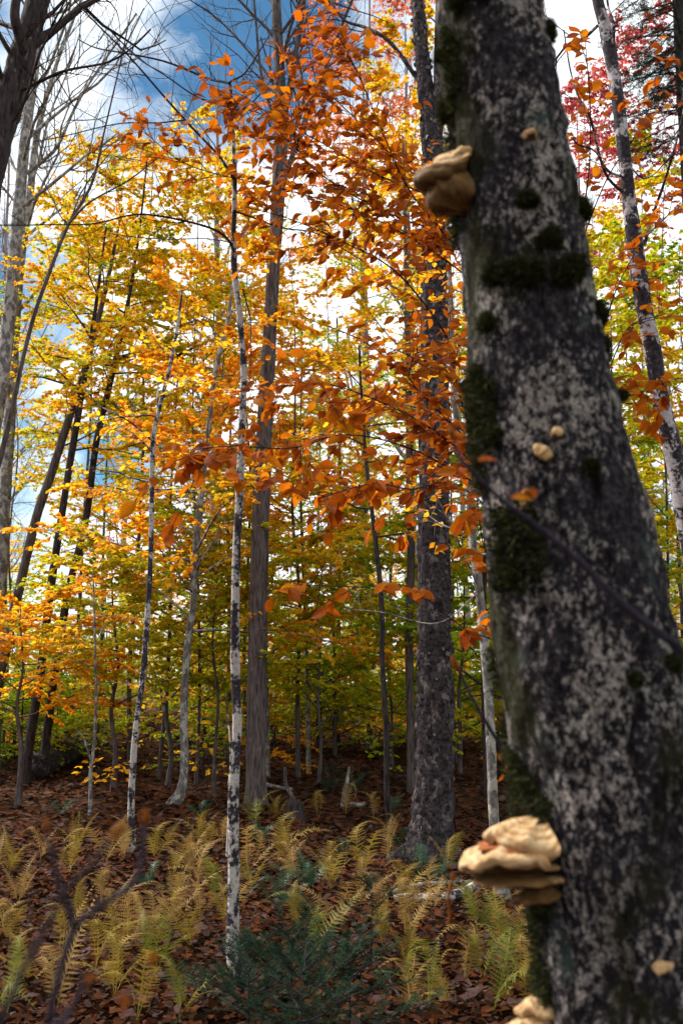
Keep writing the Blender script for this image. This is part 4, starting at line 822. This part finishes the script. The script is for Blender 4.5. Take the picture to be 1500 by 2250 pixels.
# ================================================================== logs, stump, sticks on the ground
def lying(name, label, px, bark, lift=.5, seed=1, cat='log', sides=12, amp=.12, twigs=0):
    S = smooth_line(np.array(px, float), 30); P = np.array([ground_hit(a, b) for a, b, c in S]); r = np.array([c/2*vdepth(p)/FPX for (a, b, c), p in zip(S, P)]); P[:, 2] = gz(P[:, 0], P[:, 1]) + r*lift + .015
    P[1:-1] = (P[:-2]+P[1:-1]*2+P[2:])/4
    P = np.vstack([P[0], P, P[-1]]); r = np.concatenate([[r[0]*.05], r, [r[-1]*.05]]); base = P[len(P)//2].copy(); V, F = tube(P, r, sides, amp, 14, seed)
    if not twigs: return tag(obj(name, mesh_np(name, V-base, F, BM[bark]), None, base), label, cat)
    t = thing(name, base, label, cat); obj('stem', mesh_np('stem', V-base, F, BM[bark]), t); rr = np.random.default_rng(seed); T = Tree(); T.base = base; T.root = t; T.bark = bark
    for k in range(twigs):
        i = rr.integers(6, 28); add_branch(T, [(bend_line(rr, P[i], nrm(np.array([rr.normal(), rr.normal(), .35])), rr.uniform(.15, .45), 5, .15), np.linspace(r[i]*.5, .002, 6), 0)])
    return t
lying('fallen_log', 'fallen birch log with dark bark and white peeling patches at the left of the clearing', [(72, 1716, 60), (115, 1694, 58), (155, 1672, 54), (192, 1652, 48)], 'ybirch', .75, 3, 'log', 16)
lying('fallen_branch', 'white birch branch lying across the litter below the stout birch', [(865, 1985, 14), (905, 1984, 18), (950, 1990, 22), (1000, 1985, 24), (1040, 1965, 24), (1062, 1955, 20)], 'birch', .8, 4, 'branch', 12, .2)
lying('fallen_branch', 'thin grey branch lying on top of the white birch branch', [(850, 1985, 7), (890, 1970, 9), (950, 1962, 9), (1020, 1955, 7), (1070, 1950, 5)], 'lichen', 3.2, 5, 'branch', 8, .1, 2)
lying('fallen_stick', 'long bare stick lying between the fir and the golden ferns', [(700, 2050, 4), (780, 2100, 5), (830, 2140, 6), (870, 2200, 7), (895, 2245, 7)], 'twig', 4., 6, 'stick', 7, .05, 3)
lying('fallen_stick', 'grey stick lying in front of the small stump', [(580, 1730, 9), (610, 1738, 9), (640, 1742, 8)], 'lichen', 1, 7, 'stick', 7)
lying('fallen_stick', 'pale broken stick lying near the wavy dark sapling', [(770, 1775, 10), (790, 1778, 10), (800, 1775, 9)], 'lichen', 1, 8, 'stick', 7)
lying('fallen_stick', 'dark stick lying on litter in front of the slender birch', [(310, 2185, 7), (360, 2192, 8), (400, 2200, 6)], 'twig', 1, 9, 'stick', 7)
lying('fallen_stick', 'long thin stick lying behind the fallen birch log', [(120, 1600, 5), (170, 1622, 6), (240, 1640, 5)], 'lichen', 2, 10, 'stick', 6)
p = ground_hit(648, 1805); T = px_trunk([(648, 1805, 42), (648, 1785, 34), (650, 1765, 30), (652, 1758, 20), (652, 1757, 2)], p[1], 14, 0, .5, 46); start_tree(T, 'tree_stump', 'small dark rotting stump with a bent pale stick growing from it', 'dark', 'stump', None, 14, .25)
px_branch(T, [(650, 1765), (640, 1745), (628, 1725), (627, 1685)], 11, 7, None, T.Y, 0, bark='grey')
p = ground_hit(752, 1772); T = px_trunk([(752, 1772, 9), (757, 1740, 9), (764, 1710, 8), (767, 1685, 6)], p[1], 12, 0, .1, 47); start_tree(T, 'standing_stick', 'broken pale stick standing upright in the litter behind the stump', 'lichen', 'stick', None, 7)

# ================================================================== blurred twigs close to the camera
gb = mat('purple_twig'); BM['purple'] = gb.finish(gb.ramp(gb.noise(gb.co(), 60., 3), [(.3, (.012, .010, .016)), (.7, (.045, .036, .055))]), .7, spec=.05)
gb = mat('bud'); BUD = gb.finish((.20, .06, .010), .6, trans=.2, spec=.05)
def twig_px(T, pts, Y, w0, w1, bark='purple', n=24, Y1=None):
    S = smooth_line(np.array(pts, float), n); Ys = np.linspace(Y, Y1 or Y, n); P = np.array([at(a, b, y) for (a, b), y in zip(S, Ys)]); r = np.linspace(w0, w1, n)/2*Y/FPX
    return P, r, add_branch(T, [(P, r, 0)], bark, (8,), name='stem')
def single_leaf(T, par, px, py, Y, size, ax, nn, variant=0, m='copperobj'):
    t, f, uv = BEECH[variant]; o = obj('leaf', mesh_np('leaf', t, f, LM[m] if isinstance(m, str) else m, True, uv), par)
    place(o, rot_frames(np.array([ax], float), np.array([nn], float))[0], at(px, py, Y)-T.base, size)
def bud(T, par, P, L_, r):
    d = nrm(P[-1]-P[-4]); t = np.linspace(0, 1, 9); V, F = tube(P[-1] + d*(t*L_)[:, None], r*np.sin(np.pi*(t*.92+.04))**.8, 8); obj('bud', mesh_np('bud', V-T.base, F, BUD), par)
T = Tree(); b = at(60, 2250, .85); b[2] = gz(b[0], b[1]); T.base = b; T.bark = 'purple'; T.seed = 5; T.rng = np.random.default_rng(5)
T.root = thing('foreground_shrub', b, 'bare purple twigs with orange buds rising close in front of the ferns', 'shrub')
foot = proj((b[0], b[1], -.05))
P, r, s = twig_px(T, [(foot[0]+10, foot[1]), (70, 2900), (105, 2300), (130, 2150), (165, 2040), (225, 1990), (297, 1938), (312, 1880), (318, 1815)], .85, 21, 12, 'purple', 60); bud(T, s, P, .014, .0032)
P, r, s = twig_px(T, [(163, 2045), (150, 1990), (138, 1962), (122, 1915), (112, 1870), (106, 1830)], .85, 16, 9); bud(T, s, P, .013, .003)
P, r, s = twig_px(T, [(foot[0]-10, foot[1]), (-60, 2900), (-10, 2320), (30, 2180), (90, 2060), (140, 1965), (200, 1900), (240, 1850)], .80, 20, 9, 'twig', 60); bud(T, s, P, .020, .0036)
P, r, s = twig_px(T, [(112, 2270), (140, 2240), (165, 2200), (190, 2165)], .8, 16, 10); bud(T, s, P, .010, .003)
single_leaf(T, s, 335, 2120, .9, .013, (.1, 0, 1), (.3, -1, 0), 2, BUD); single_leaf(T, s, 272, 2215, .9, .014, (.1, 0, 1), (.5, -1, 0), 4, BUD)
Y = 1.3; T = Tree(); b = at(1640, 1600, Y); b[2] = gz(b[0], b[1]); T.base = b; T.bark = 'twig'; T.seed = 6; T.rng = np.random.default_rng(6)
T.root = thing('foreground_sapling', b, 'thin dark twig with dried copper leaves crossing in front of the mossy trunk', 'sapling')
foot = proj((b[0], b[1], -.05))
P, r, s = twig_px(T, [foot, (1680, 2400), (1660, 1800), (1600, 1540), (1490, 1425), (1380, 1340), (1290, 1250), (1200, 1172), (1110, 1105), (1050, 1050), (1012, 1008), (997, 968)], Y, 26, 8, 'purple', 70); bud(T, s, P, .022, .005)
P, r, s2 = twig_px(T, [(1225, 1195), (1205, 1150), (1185, 1115), (1165, 1090)], Y, 9, 6, 'twig', 14); bud(T, s2, P, .014, .004)
single_leaf(T, s2, 1172, 1095, Y, .030, (-1, 0, .35), (.1, -.7, .7), 1); single_leaf(T, s2, 1170, 1095, Y, .016, (.1, 0, 1), (.1, -1, .2), 3); single_leaf(T, s, 1050, 1014, Y, .026, (1, 0, .4), (-.2, -.6, .8), 4)
p = at(1150, 1700, 2.25); T = Tree(); T.base = np.array([p[0]+.05, 2.3, float(gz(p[0], 2.3))]); T.bark = 'twig'; T.seed = 7; T.rng = np.random.default_rng(7)
T.root = thing('thin_sapling', T.base, 'thin dark twig with one pointed bud slanting out above the stacked fungus', 'sapling')
foot = proj((T.base[0], 2.25, -.03)); P, r, s = twig_px(T, [foot, (1260, 2300), (1200, 1850), (1115, 1668), (1075, 1600), (1040, 1540), (1010, 1480)], 2.25, 12, 6, 'purple', 50); bud(T, s, P, .045, .007)
single_leaf(T, s, 1112, 1672, 2.24, .05, (-.1, 0, -1), (.9, -.5, 0), 4); single_leaf(T, s, 1118, 1668, 2.25, .045, (-.15, 0, 1), (.9, -.5, .2), 2)
# a dry stalk that dangles from the stacked fungus
T = Tree(); T.base = at(988, 1935, 1.80); V, F = tube(np.array([at(a, b, 1.80) for a, b in smooth_line(np.array([(996, 1915), (990, 1950), (984, 1975), (988, 2010), (984, 2030)], float), 14)]), np.full(14, .0022)*np.tile([1, 1.8], 7), 6)
tag(obj('dry_stalk', mesh_np('dry_stalk', V-T.base, F, BUD), None, T.base), 'dry tan stalk dangling under the stacked shelf fungus', 'stalk')
